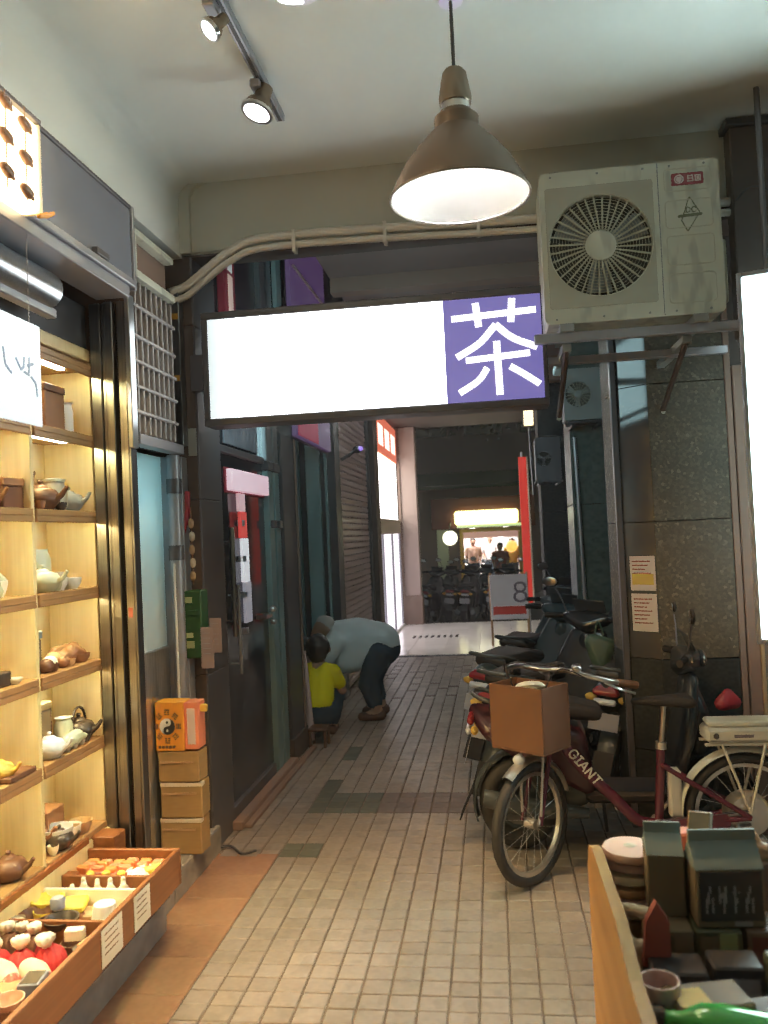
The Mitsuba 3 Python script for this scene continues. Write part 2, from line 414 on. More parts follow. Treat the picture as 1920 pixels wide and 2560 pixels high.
# bright polished floor past the end of the corridor
mf = struct('end_floor', bx(-2.6, 2.2, 10.42, 14.2, -0.24, -0.006), 'kerb_stone')
for i in range(10):
    for j in range(8):
        part(mf, 'marble_slab', cb(-2.5 + i * 0.45, -2.053 + i * 0.45, 10.43 + j * 0.45, 10.877 + j * 0.45, -0.02, 0.0 + 0.012, 0.003), 'marble')
part(mf, 'threshold', cb(-2.6, 2.2, 10.385, 10.425, -0.05, 0.006, 0.004), 'dark_steel')
part(mf, 'drain_slot', cat([bx(-1.25 + 0.09 * i, -1.21 + 0.09 * i, 12.1, 12.35, 0.0, 0.0165) for i in range(8)]), 'dark_gap')

# ceiling of the near bay, and the brown one past the beam
struct('ceiling', bx(-1.52, 3.2, -4.0, 4.02, 3.36, 3.55), 'plaster')
far_c = struct('ceiling', cat(bx(-1.02, 2.2, 4.152, 10.5, 3.30, 3.5), bx(-1.02, -.98, 4.152, 10.5, 3.5, 4.3), bx(-2.6, -.98, 4.152, 10.5, 4.3, 4.4)), 'brown_ceiling')
part(far_c, 'ceiling_rib', cat(bx(-1.019, 2.2, 5.5, 5.62, 3.2, 3.299), bx(-1.019, 2.2, 8.6, 8.8, 3.05, 3.299)), 'brown_wall')
struct('ceiling', bx(-2.6, 2.2, 10.55, 14.2, 3.35, 3.5), 'brown_dark')

# upper wall with a coved corner
w = thing('upper_wall', 'cream plaster wall above the dark fascia, curving into the ceiling', 'wall')
part(w, 'plaster_face', bx(-2.2, -1.495, -4.0, 4.0, 2.985, 3.36), 'plaster')
a = np.linspace(0, math.pi / 2, 9); R = 0.10
prof = Polygon([(-1.4951, 3.3599)] + [(-1.495 + R - R * math.cos(t), 3.36 - R + R * math.sin(t)) for t in a])
cove = ext(prof, 8.0); cove.apply_transform(np.array([[1, 0, 0, 0], [0, 0, 1, -4.0], [0, 1, 0, 0], [0, 0, 0, 1.0]])); cove.fix_normals()
part(w, 'cove', cove, 'plaster', smooth=40)

# beam with a rounded upper left corner
bshape = unary_union([sbox(-1.52, 3.0, 1.36, 3.42)])
beam = thing('ceiling_beam', 'cream plaster beam across the walkway, behind the pendant lamp', 'beam')
part(beam, 'soffit_board', cb(-1.53, 3.2, 4.003, 4.15, 2.985, 2.9992, 0.003), 'brown_dark')
part(beam, 'plaster_face', cb(-1.53, 3.2, 4.0, 4.15, 3.0, 3.40, 0.012), 'beam_paint')
cr = Polygon([(-1.53, 3.0), (-1.44, 3.0), (-1.44, 3.27)] + [(-1.36 - 0.08 * math.cos(t), 3.27 + 0.08 * math.sin(t)) for t in np.linspace(0, math.pi / 2, 7)] + [(-1.53, 3.35)])
part(beam, 'corner_rim', mv(ext(cr, 0.03, 'xz-'), (0, 3.999, 0)), 'beam_paint')

# kerb stones along the shop
k = thing('stone_kerb', 'grey stone kerb running along the foot of the shop front', 'kerb')
for i in range(9):
    y = 4.05 - 0.62 * i
    part(k, 'kerb_stone', cb(-1.62, -1.425, y - 0.615, y, -0.01, 0.125, 0.008), 'kerb_stone')

# two cable ducts under the beam, dropping to the grille at the left
for o, r, lab in ((0.0, 0.021, 'upper pale cable duct curving along the lower edge of the beam'), (-0.05, 0.017, 'thinner pale cable duct running just below the other one')):
    pts = curve([(1.3, 3.955, 3.00 + o), (0.26, 3.955, 3.005 + o), (-0.52, 3.955, 3.03 + o), (-1.05, 3.955, 3.035 + o), (-1.22, 3.955, 2.99 + o), (-1.36, 3.955, 2.90 + o), (-1.46, 3.955, 2.83 + o), (-1.54, 3.94, 2.80 + o)], 60)
    c = solo('cable_duct', tube(pts, r, 10), 'pipe_white', lab, 'cable duct', smooth=60)
    for x in (-0.9, -0.45, 0.0): part(c, 'clip', bx(x - 0.008, x + 0.008, 3.93, 3.985, 3.02 + o - r * 1.2, 3.03 + o + r * 1.2), 'pipe_white')

# ================================================================ LEFT SHOP FRONT
# back wall of the shop so that nothing shines through
solo('shop_side_wall', cat(bx(-2.2, -1.9, -4.0, 4.0, 0, 2.984), bx(-1.9, -1.5, 3.335, 3.36, 0, 2.984)), 'brown_wall', 'brown side wall behind the display shelves', 'wall')
f = thing('shop_fascia', 'dark blue-grey fascia panel above the shop shutter', 'fascia')
part(f, 'panel', cb(-1.60, -1.468, -2.0, 3.33, 2.655, 2.975, 0.004), 'fascia_paint')
part(f, 'top_trim', cb(-1.60, -1.462, -2.0, 3.33, 2.9755, 2.992, 0.003), 'dark_steel')
part(f, 'end_trim', cb(-1.60, -1.458, 3.331, 3.352, 2.63, 2.99, 0.003), 'grey_metal')
part(f, 'rail', cb(-1.60, -1.435, -2.0, 3.29, 2.625, 2.6545, 0.004), 'grey_metal')
part(f, 'rail', cb(-1.60, -1.45, -2.0, 3.26, 2.575, 2.6245, 0.004), 'grey_metal', label='lower rail lit warm from below')
part(f, 'bracket', cb(-1.46, -1.4345, 2.95, 3.05, 2.66, 2.685, 0.003), 'dark_steel')
b = thing('roller_shutter', 'rolled up grey shutter tucked under the shop fascia', 'shutter')
part(b, 'roll', mv(tube([(-1.60, -2.0, 2.50), (-1.60, 2.86, 2.50)], 0.07, 20), (0, 0, 0)), 'blue_steel', smooth=40)
part(b, 'bottom_bar', cb(-1.62, -1.58, -2.0, 2.90, 2.405, 2.44, 0.004), 'grey_metal')
part(b, 'housing', cb(-1.72, -1.675, -2.0, 3.31, 2.36, 2.57, 0.004), 'dark_paint')
# header above the shelves
solo('wooden_header', cb(-1.9, -1.662, -2.0, 3.31, 2.325, 2.38, 0.004), 'oak', 'pale wooden board closing the top of the display shelves', 'board')

# --- display shelves
cab = thing('display_cabinet', 'pale wood wall shelves with lit cells full of tea ware', 'shelf unit')
XF, XB = -1.66, -1.88
part(cab, 'back_panel', cb(XB - 0.02, XB, -1.0, 3.33, 0.02, 2.325, 0.002), 'oak')
BAYS = [3.31, 2.83, 2.35, 1.87, 1.39]
for i, y in enumerate(BAYS):
    part(cab, 'upright', cb(XB, XF, y - 0.011, y + 0.011, 0.05, 2.324, 0.003), 'oak')
SHELF = [0.395, 0.745, 1.065, 1.368, 1.682, 2.0, 2.30]
strip_col = np.array([1.0, 0.76, 0.34])
for i in range(len(BAYS) - 1):
    y1, y0 = BAYS[i] - 0.0115, BAYS[i + 1] + 0.0115
    for j, z in enumerate(SHELF):
        part(cab, 'shelf', cb(XB, XF + 0.008, y0, y1, z - 0.014, z + 0.012, 0.003), 'shaded_shelf_wood')
        part(cab, 'shelf_lip', cb(XF - .006, XF + .0085, y0, y1, z - .036, z - .0142, .002), 'shaded_shelf_wood')
        if j and i < 3:
            xs = -1.725
            st = part(cab, 'light_strip', cb(xs - 0.014, xs + 0.014, y0 + 0.04, y1 - 0.11, z - 0.026, z - 0.0145, 0.002), 'lit',
                      emit=strip_col * L_STRIP * (1.25 if j >= 5 else (0.8 if j == 1 else 1.0)))
part(cab, 'plinth', cb(XB, -1.64, -1.0, 3.30, 0.0, 0.38, 0.004), 'oak')

# --- things on the shelves: simple lathed pots, cups, jars, boxes, bundles
def pot(name, x, y, z, s, mat, label, spout=True, handle='side', group=None, cat_='teapot'):
    t = thing(name, label, cat_, group)
    pr = np.array([(0.0, 0.0), (.045, 0), (.052, .006), (.075, .035), (.078, .055), (.062, .082), (.034, .092), (0.0, .092)]) * s
    part(t, 'body', lathe(pr, 24, (x, y, z)), mat, smooth=50)
    part(t, 'lid', lathe(np.array([(0, .0925), (.032, .0925), (.026, .102), (.008, .106), (.008, .112), (.012, .118), (.008, .125), (0, .126)]) * s, 20, (x, y, z)), mat, smooth=50)
    if spout:
        part(t, 'spout', tube(np.array([(.062, 0, .04), (.095, 0, .06), (.118, 0, .092)]) * s + (x, y, z), np.array([.017, .011, .008]) * s, 8), mat, smooth=60)
    if handle == 'side':
        a = np.linspace(-1.9, 1.9, 12)
        part(t, 'handle', tube(np.stack([-.07 - .036 * np.cos(a), 0 * a, .055 + .032 * np.sin(a)], 1) * s + (x, y, z), .006 * s, 7), mat, smooth=60)
    elif handle == 'top':
        a = np.linspace(0, math.pi, 14)
        part(t, 'handle', tube(np.stack([0 * a, .066 * np.cos(a), .07 + .085 * np.sin(a)], 1) * s + (x, y, z), .006 * s, 7), mat, smooth=60)
    return t
def jar(name, x, y, z, r, h, mat, label, cat_='jar', lid=None, group=None, flare=1.0):
    t = thing(name, label, cat_, group)
    part(t, 'body', lathe([(0, 0), (r * .8, 0), (r, h * .15), (r, h * .72), (r * .78, h * .9), (r * .8 * flare, h * .97), (r * .74 * flare, h * .97), (r * .7, h * .9), (0, h * .88)], 22, (x, y, z)), mat, smooth=40)
    if lid: part(t, 'lid', lathe([(0, h * .972), (r * .86, h * .972), (r * .86, h * 1.06), (r * .3, h * 1.1), (0, h * 1.1)], 22, (x, y, z)), lid, smooth=40)
    return t
def cup(name, x, y, z, r, h, mat, label, group=None, cat_='cup'):
    return solo(name, lathe([(0, 0), (r * .55, 0), (r * .6, h * .08), (r * .9, h * .5), (r, h), (r * .93, h), (r * .82, h * .5), (r * .5, h * .16), (0, h * .14)], 20, (x, y, z)), mat, label, cat_, group, smooth=40)
def carton(name, x, y, z, sx, sy, sz, mat, label, rz=0, cat_='box', lid=None):
    t = thing(name, label, cat_)
    part(t, 'body', mv(cb(-sx / 2, sx / 2, -sy / 2, sy / 2, 0, sz, 0.004), (x, y, z), rz), mat)
    if lid: part(t, 'lid', mv(cb(-sx / 2 - .004, sx / 2 + .004, -sy / 2 - .004, sy / 2 + .004, sz, sz + .03, 0.004), (x, y, z), rz), lid)
    return t
S = [z + 0.0125 for z in SHELF]
# top cell
carton('wooden_tea_box', -1.76, 3.07, S[5], .13, .15, .15, 'clay_brown', 'brown wooden box with a lid on the top shelf, beside the glowing sign panel', lid='clay_dark')
t = jar('porcelain_vase', -1.74, 3.235, S[5], .03, .14, 'white_china', 'slim white porcelain vase right of the brown box on the top shelf', 'vase', flare=1.3)
# second
carton('clay_tea_caddy', -1.75, 2.91, S[4], .06, .05, .135, 'clay_dark', 'tall dark caddy at the left end of the second shelf', cat_='caddy')
pot('clay_teapot', -1.73, 3.0, S[4], .95, 'clay_dark', 'dark brown clay teapot on the second shelf from the top')
jar('glass_tea_jar', -1.74, 3.115, S[4], .055, .12, 'grey_china', 'grey jar with a flat lid in the middle of the second shelf', lid='celadon')
pot('grey_teapot', -1.73, 3.215, S[4], .82, 'ac_grey', 'dark green-grey teapot at the right end of the second shelf')
carton('dark_tea_box', -1.74, 2.76, S[4], .10, .13, .08, 'clay_dark', 'flat dark box on the second shelf, cut off by the left edge', lid='clay_brown')
# third
jar('white_figurine_vase', -1.79, 2.95, S[3], .045, .20, 'white_china', 'white vase with a flared top, back left on the third shelf', 'vase', flare=1.5)
jar('celadon_vase', -1.79, 3.07, S[3], .05, .17, 'celadon', 'pale green vase standing against the back of the third shelf', 'vase')
pot('white_teapot', -1.71, 2.965, S[3], .85, 'celadon', 'pale celadon teapot in front on the third shelf')
cup('white_cup', -1.70, 3.065, S[3], .034, .05, 'white_china', 'white china cup beside the celadon teapot on the third shelf')
cup('white_bowl', -1.69, 3.14, S[3], .042, .045, 'white_china', 'white bowl at the front right of the third shelf', cat_='bowl')
cup('upturned_cup', -1.74, 3.13, S[3], .036, .07, 'grey_china', 'grey cup behind the white bowl on the third shelf')
t = solo('jade_carving', hullpts([(-1.74, 2.70, S[3] + .02, .03), (-1.74, 2.74, S[3] + .05, .025), (-1.74, 2.66, S[3] + .11, .02)]), 'celadon', 'pale carved stone on the third shelf at the left edge', 'ornament', smooth=40)
# fourth
carton('tall_tea_tin', -1.75, 2.915, S[2], .07, .07, .13, 'box_olive', 'dark olive tea tin standing at the left of the fourth shelf', cat_='tin', lid='ac_grey')
for n, (x, y, r, m, l) in enumerate(((-1.70, 2.95, .028, 'clay_dark', 'dark knob of wood at the front of the fourth shelf'), (-1.72, 3.01, .03, 'cream', 'cream nut shaped ornament on the fourth shelf'),
        (-1.74, 3.07, .034, 'clay_tan', 'tan ornament left of the dark bundle on the fourth shelf'), (-1.70, 3.075, .025, 'clay_brown', 'small brown ornament at the edge of the fourth shelf'))):
    solo('shelf_ornament', ball((x, y, S[2] + r * .9), r, (1, 1.1, .95)), m, l, 'ornament', smooth=60)
solo('dried_bundle', soft([hullman([(-1.73, 3.13, S[2] + .03, .03), (-1.73, 3.2, S[2] + .035, .035)]), hullman([(-1.72, 3.18, S[2] + .05, .03), (-1.72, 3.25, S[2] + .03, .025)]), hullman([(-1.76, 3.12, S[2] + .05, .025), (-1.74, 3.24, S[2] + .06, .02)])], .02), 'clay_brown', 'brown bundle of dried tea at the right of the fourth shelf', 'bundle', smooth=True)
carton('small_black_box', -1.72, 2.665, S[2], .07, .07, .05, 'iron_black', 'small black box on the fourth shelf at the left edge of the picture')
cup('cream_dish', -1.69, 2.72, S[2], .03, .02, 'cream', 'little cream dish in front of the small black box', cat_='dish')
# fifth
carton('framed_tea_set_box', -1.78, 3.0, S[1], .06, .12, .165, 'box_olive', 'dark box with a pale top standing at the back of the fifth shelf', lid='clay_tan')
jar('celadon_pitcher', -1.73, 3.115, S[1], .036, .12, 'celadon', 'pale green jar with a flared rim on the fifth shelf', flare=1.25)
pot('iron_kettle', -1.73, 3.235, S[1], .85, 'iron_black', 'black iron kettle with a hoop handle on the fifth shelf', handle='top', cat_='kettle')
solo('pale_stone_piglet', soft([hullman([(-1.69, 3.07, S[1] + .03, .028), (-1.69, 3.14, S[1] + .035, .03)]), hullman([(-1.69, 3.13, S[1] + .04, .02), (-1.68, 3.19, S[1] + .025, .012)])], .012), 'celadon', 'pale green stone figure lying at the front of the fifth shelf', 'figurine', smooth=True)
pot('white_pot', -1.70, 2.955, S[1], .78, 'white_china', 'bright white teapot at the front left of the fifth shelf')
for n, (x, y) in enumerate(((-1.675, 3.035), (-1.675, 3.09), (-1.675, 3.145))):
    cup('tasting_cup', x, y, S[1], .018, .022, 'grey_china', '%s tiny grey tasting cup at the edge of the fifth shelf' % ('left', 'middle', 'right')[n], 'tasting cups on the fifth shelf')
pot('gold_teapot', -1.72, 2.66, S[1], .7, 'amber', 'yellowish teapot on the fifth shelf, cut by the left edge of the picture')
carton('incense_tray', -1.70, 2.70, S[1], .10, .16, .02, 'clay_dark', 'dark flat tray on the fifth shelf below the yellowish teapot', cat_='tray')
# sixth
pot('brown_teapot', -1.80, 2.95, S[0], 1.0, 'clay_brown', 'brown clay teapot at the back of the lowest lit shelf')
cup('white_bowl', -1.71, 3.0, S[0], .062, .075, 'white_china', 'large white bowl on the lowest lit shelf', cat_='bowl')
cup('white_bowl', -1.70, 3.08, S[0], .045, .055, 'ivory', 'smaller ivory bowl right of the large white one', cat_='bowl')
pot('black_teapot', -1.69, 2.985, S[0], .7, 'iron_black', 'black teapot in front of the white bowls on the lowest shelf')
cup('glowing_cup', -1.68, 2.92, S[0], .022, .035, 'cream', 'small cream cup at the front corner of the lowest shelf')  # plain cream cup without emission

# --- steel jambs between the shelves and the grille door
col = thing('steel_jamb', 'polished bronze steel door jamb beside the display shelves', 'door frame')
part(col, 'panel', cb(-1.655, -1.606, 3.296, 3.334, 0.13, 2.574, 0.004), 'bronze_steel')
part(col, 'panel', cb(-1.6035, -1.585, 3.30, 3.334, 0.13, 2.574, 0.003), 'bronze_steel')
part(col, 'panel', cb(-1.583, -1.545, 3.282, 3.334, 0.13, 2.574, 0.004), 'bronze_steel')
part(col, 'gap', bx(-1.5445, -1.529, 3.318, 3.334, 0.13, 2.574), 'dark_gap')
part(col, 'panel', cb(-1.5285, -1.49, 3.286, 3.334, 0.13, 2.574, 0.004), 'bronze_steel')
part(col, 'edge_strip', cb(-1.4895, -1.478, 3.28, 3.334, 0.13, 1.95, 0.003), 'bronze_steel')
part(col, 'edge_strip', cb(-1.4895, -1.468, 3.28, 3.334, 1.952, 2.60, 0.003), 'blue_steel', label='pale steel strip beside the grille')
solo('red_sticker', cb(-1.52, -1.50, 3.2835, 3.2855, 1.245, 1.285, 0.0005), 'dull_red', 'small red sticker on the polished steel jamb', 'sticker')

# --- glowing panel added where a white sign image shows before the shelves
sg = thing('hanging_acrylic_sign', 'glowing white panel with ink writing, standing for a sign image before the shelves', 'sign')
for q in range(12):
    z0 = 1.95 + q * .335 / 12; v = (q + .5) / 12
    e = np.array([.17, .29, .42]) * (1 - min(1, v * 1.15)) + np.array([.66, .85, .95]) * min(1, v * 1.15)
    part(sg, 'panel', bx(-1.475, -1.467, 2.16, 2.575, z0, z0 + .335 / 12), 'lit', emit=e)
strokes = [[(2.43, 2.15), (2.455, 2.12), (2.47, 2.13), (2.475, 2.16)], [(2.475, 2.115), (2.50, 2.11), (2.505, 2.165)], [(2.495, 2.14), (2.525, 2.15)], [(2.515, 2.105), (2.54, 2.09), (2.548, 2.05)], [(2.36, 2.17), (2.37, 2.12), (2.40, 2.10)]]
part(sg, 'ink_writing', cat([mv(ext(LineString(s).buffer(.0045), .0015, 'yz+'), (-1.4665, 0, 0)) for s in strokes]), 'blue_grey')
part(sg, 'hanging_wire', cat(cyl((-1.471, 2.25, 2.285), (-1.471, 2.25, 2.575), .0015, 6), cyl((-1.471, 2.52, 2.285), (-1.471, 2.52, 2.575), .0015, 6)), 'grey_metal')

# --- lantern box with strings of brown ornaments on the fascia
ln = thing('lantern_box', 'glowing cream lantern box mounted on the shop fascia', 'lantern')
part(ln, 'shade', cb(-1.467, -1.395, 1.9, 2.475, 2.62, 2.915, 0.01), 'lit', emit=(7.5, 5.4, 2.7))
part(ln, 'top_rail', cb(-1.467, -1.385, 1.88, 2.485, 2.9155, 2.93, 0.003), 'dark_steel')
part(ln, 'end_panel', cb(-1.467, -1.39, 2.4755, 2.488, 2.62, 2.915, 0.003), 'cream')
for q, (y, sl_) in enumerate(((2.37, 'right string of brown bird shaped ornaments in front of the glowing lantern box'), (2.265, 'left string of brown bird shaped ornaments at the very edge of the picture'))):
    s = thing('ornament_string', sl_, 'hanging ornament')
    part(s, 'cord', cyl((-1.375, y, 2.915), (-1.375, y, 2.62), .0018, 5), 'clay_brown')
    for j in range(3):
        z = 2.86 - 0.105 * j + 0.02 * q
        part(s, 'bird', soft([hullman([(-1.375, y - .018, z + .006, .014), (-1.375, y + .010, z - .004, .017)], 8), hullman([(-1.375, y + .01, z - .002, .012), (-1.375, y + .034, z - .012, .005)], 8)], .012, 4), 'clay_brown', smooth=True)
fl_ = solo('orange_ribbon', soft([hullman([(-1.38, 2.475, 2.615, .010), (-1.38, 2.50, 2.625, .012)], 8), hullman([(-1.38, 2.50, 2.625, .010), (-1.38, 2.535, 2.645, .007)], 8), hullman([(-1.38, 2.475, 2.615, .010), (-1.38, 2.44, 2.60, .009)], 8)], .012, 5), 'orange', 'orange ribbon ornament at the lower corner of the lantern box', 'ornament', smooth=True)

# --- grille and steel door
gr = thing('grille_door', 'grey metal door with a barred grille above and pale blue steel below', 'door')
GX = -1.50
part(gr, 'header_frame', cat(cb(GX - .04, GX + .035, 3.355, 3.80, 2.885, 2.915, .003), cb(GX - .04, GX + .035, 3.355, 3.80, 2.70, 2.735, .003), cb(GX - .04, GX + .035, 3.355, 3.38, 2.7355, 2.8845, .003)), 'ac_cream')
part(gr, 'header_panel', bx(GX - .03, GX - .01, 3.38, 3.80, 2.7355, 2.8845), 'brown_wall')
part(gr, 'backing', bx(GX - .10, GX - .09, 3.36, 3.86, 1.99, 2.70), 'dark_gap')
for i in range(8):
    y = 3.40 + i * 0.058
    part(gr, 'grille_bar', cb(GX - .012, GX + .012, y - .0075, y + .0075, 2.03, 2.6995, .003), 'grille_paint')
for i, z in enumerate((2.585, 2.45, 2.34, 2.23, 2.12)):
    part(gr, 'grille_rail', cb(GX - .016, GX + .016, 3.37, 3.84, z - .008, z + .008, .003), 'grille_paint')
for i in range(7):
    for j, (z0, z1) in enumerate(((2.03, 2.11), (2.13, 2.22), (2.24, 2.33), (2.35, 2.44))):
        y = 3.40 + i * 0.058
        part(gr, 'louvre_plate', cb(GX - .02, GX - .006, y + .010, y + .048, z0, z1, .002), 'grille_paint')
part(gr, 'lintel', cb(GX - .03, GX + .03, 3.36, 3.86, 1.975, 2.02, .003), 'grey_metal')
DX = -1.59
part(gr, 'door_leaf', cb(DX - .03, DX, 3.36, 3.88, 0.13, 1.05, .003), 'blue_steel')
part(gr, 'frosted_pane', bx(DX - .016, DX - .010, 3.365, 3.875, 1.052, 1.97), 'frosted')
part(gr, 'door_edge', cb(DX - .03, DX + .025, 3.8805, 3.92, 0.13, 1.972, .004), 'grey_metal')
part(gr, 'door_post', cb(-1.56, -1.505, 3.905, 3.985, 0.13, 1.972, .004), 'grey_metal')
part(gr, 'inner_wall', cat(bx(-1.90, -1.88, 3.37, 3.95, 0.13, 1.972), bx(-1.88, DX - .035, 3.372, 3.378, .13, 1.972), bx(-1.88, DX - .035, 3.94, 3.95, .13, 1.972), bx(-1.88, DX - .035, 3.378, 3.94, .12, .13), bx(-1.88, DX - .035, 3.378, 3.94, 1.965, 1.974)), 'white_paint')
part(gr, 'inner_lamp', cb(-1.80, -1.76, 3.42, 3.86, 1.70, 1.74, .003), 'lit', emit=np.array([.50, 1.0, 1.08]) * 6)  # unseen lamp added behind the pane to give the door its cool glow
wp = thing('drain_pipe', 'grey drain pipe with two collars beside the pale blue steel door', 'pipe')
WX, WY = -1.515, 3.825
part(wp, 'tube', tube([(WX, WY, 0.13), (WX, WY, 1.97)], .030, 14), 'grey_metal', smooth=50)
for z in (1.82, 1.50): part(wp, 'collar', tube([(WX, WY, z - .035), (WX, WY, z + .035)], .037, 14), 'dark_steel', smooth=50)
part(wp, 'thin_cable', cyl((WX + .0, WY - .036, 1.45), (WX + .0, WY - .036, 0.80), .006, 6), 'pipe_white')

# --- cartons in front of the door
for i, (z0, z1, l) in enumerate(((0.127, 0.288, 'bottom cardboard carton of the stack beside the steel door'), (0.2895, 0.451, 'middle cardboard carton of the stack beside the steel door'), (0.4525, 0.593, 'top cardboard carton, right under the orange box'))):
    t = thing('cardboard_carton', l, 'carton'); o = (-1.4775 + .006 * (i % 2), 3.712, z0); rz = (-1.5, 1.6, -.8)[i]
    part(t, 'body', mv(cb(-.098, .098, -.055, .055, 0, z1 - z0 - .002, .004), o, rz), 'cardboard')
    part(t, 'tape', mv(cb(-.099, .099, -.0562, -.02, z1 - z0 - .018, z1 - z0 - .0012, .0003), o, rz), 'beige_paper' if i < 2 else 'cardboard')
    part(t, 'flap', mv(cb(-.094, .07, -.0575, -.0553, z1 - z0 - .055, z1 - z0 - .045, .0006), o, rz + 1.5), 'clay_tan')
bg = thing('bagua_box', 'orange box with a black and white yin yang emblem on the carton stack', 'box')
BZ0, BZ1, BY = 0.5945, 0.818, 3.655
part(bg, 'body', cb(-1.582, -1.445, BY, BY + .10, BZ0, BZ1, .003), 'orange')
part(bg, 'side_panel', cb(-1.4445, -1.378, BY + .004, BY + .10, BZ0 + .006, BZ1 - .004, .003), 'coral')
part(bg, 'side_print', cb(-1.43, -1.392, BY + .0025, BY + .0039, BZ0 + .03, BZ1 - .03, .0005), 'pink_paper')
ex, ez, r = -1.524, .708, .037
white = Point(ex, ez).buffer(r, quad_segs=10)
half = white.intersection(sbox(ex, ez - 1, ex + 1, ez + 1)).union(Point(ex, ez - r / 2).buffer(r / 2)).difference(Point(ex, ez + r / 2).buffer(r / 2))
half = half.union(Point(ex, ez + r / 2).buffer(r * .16)).difference(Point(ex, ez - r / 2).buffer(r * .16))
part(bg, 'emblem_disc', mv(ext(white, .0012, 'xz-'), (0, BY - .0001, 0)), 'white_paint')
part(bg, 'emblem_swirl', mv(ext(half, .0012, 'xz-'), (0, BY - .0014, 0)), 'iron_black')
for q in range(8):
    an = q * math.pi / 4; tri = []
    for j in range(3):
        rr = .050 + j * .009
        c0 = np.array([ex + rr * math.cos(an) * .92, ez + rr * math.sin(an) * 1.1]); d = np.array([-math.sin(an), math.cos(an)]) * .012
        if (q * 3 + j * 5) % 4 < 2: tri.append(LineString([c0 - d, c0 + d]).buffer(.0026, cap_style=2))
        else: tri += [LineString([c0 - d, c0 - d * .2]).buffer(.0026, cap_style=2), LineString([c0 + d * .2, c0 + d]).buffer(.0026, cap_style=2)]
    part(bg, 'trigram_mark', mv(ext(unary_union(tri), .0012, 'xz-'), (0, BY - .0001, 0)), 'clay_dark')
part(bg, 'printed_line', mv(ext(unary_union([sbox(ex - .045 + .017 * i, BZ0 + .014, ex - .033 + .017 * i, BZ0 + .026) for i in range(5)]), .0012, 'xz-'), (0, BY - .0001, 0)), 'clay_dark')
part(bg, 'tab', cb(-1.3775, -1.345, BY + .03, BY + .05, 0.765, 0.80, .003), 'amber')
# ================================================================ DISPLAY TRAY
tr = thing('display_tray', 'long reddish wooden display tray full of small goods in front of the shelves', 'display tray')
part(tr, 'front_board', cb(-1.285, -1.265, 1.2, 3.10, 0.225, 0.36, .003), 'tray_wood')
part(tr, 'end_board', cb(-1.64, -1.265, 3.1005, 3.12, 0.225, 0.36, .003), 'tray_wood')
part(tr, 'base_board', cb(-1.64, -1.286, 1.2, 3.10, 0.225, 0.245, .003), 'tray_wood')
part(tr, 'back_board', cb(-1.655, -1.6405, 1.2, 3.12, 0.225, 0.40, .003), 'tray_wood')
part(tr, 'divider', cb(-1.64, -1.2855, 2.775, 2.79, 0.246, 0.345, .003), 'cream')
part(tr, 'divider', cb(-1.64, -1.2855, 2.56, 2.572, 0.246, 0.335, .003), 'tray_wood')
part(tr, 'divider', cb(-1.64, -1.2855, 2.90, 2.912, 0.246, 0.34, .003), 'tray_wood')
for y0, y1, l in ((2.69, 2.82, 'price card nearer the far end'), (2.455, 2.60, 'price card nearer the middle')):
    t = solo('price_card', cb(-1.2645, -1.2625, y0, y1, 0.235, 0.352, .0005), 'beige_paper', 'beige price card on the front of the wooden tray, ' + l, 'price card')
    part(t, 'writing', cat([bx(-1.2624, -1.2618, y0 + .02, y1 - .025 - .01 * (q % 2), .33 - .02 * q, .334 - .02 * q) for q in range(4)]), 'clay_brown')
pl = thing('tray_plinth', 'dark grey plinth under the wooden display tray', 'plinth')
part(pl, 'panel', cb(-1.60, -1.365, 1.0, 3.2, 0.0, 0.15, .006), 'kerb_stone')
part(pl, 'cap', cb(-1.60, -1.33, 1.0, 3.16, 0.1505, 0.224, .006), 'dark_paint')
ZB = 0.246
def ruffle(prof, n=40, lobes=9, ph=0.0):
    """a gathered cloth surface: rows of (radius, height, ripple)"""
    a = np.arange(n) * 2 * math.pi / n; V, F = [], []
    for i, (r, z, k) in enumerate(prof):
        w = 1 + k * np.sin(lobes * a + ph) + .5 * k * np.sin((lobes - 4) * a + 2 * ph + i * .6)
        V.append(np.stack([r * w * np.cos(a), r * w * np.sin(a), z + .25 * r * k * np.cos(lobes * a)], 1))
    m = len(prof)
    for i in range(m - 1):
        for j in range(n): q, p = i * n + j, i * n + (j + 1) % n; F += [[q, p, p + n], [q, p + n, q + n]]
    V = np.vstack(V + [[[0, 0, prof[0][1]]], [[0, 0, prof[-1][1] - .006]]]); c0, c1 = m * n, m * n + 1
    for j in range(n): F += [[c0, (j + 1) % n, j], [c1, (m - 1) * n + j, (m - 1) * n + (j + 1) % n]]
    return trimesh.Trimesh(V, np.array(F), process=False)
def bag(x, y, s, rz, label, mat='red_cloth', top='cream', group=None):
    t = thing('cloth_bag', label, 'bag', group)
    part(t, 'pouch', mv(ruffle([(.030, 0, .02), (.038, .008, .03), (.042, .028, .04), (.038, .05, .07), (.026, .068, .13), (.012, .080, .16)], ph=rz), (x, y, ZB), rz, rng.uniform(-8, 8), rng.uniform(-8, 8), s=s), mat, smooth=True)
    part(t, 'knot', mv(ruffle([(.0118, .0805, .12), (.013, .084, .1), (.022, .094, .16), (.024, .106, .11), (.019, .112, .11)], lobes=7, ph=rz), (x, y, ZB), rz, rng.uniform(-8, 8), rng.uniform(-8, 8), s=s), top, smooth=True)
for n, (x, y, l) in enumerate(((-1.545, 2.36, 'leftmost'), (-1.475, 2.37, 'middle'), (-1.395, 2.40, 'rightmost'))):
    bag(x, y, 1.12, 20 + 25 * n, l + ' of the three bright red cloth bags with cream tops in the tray')
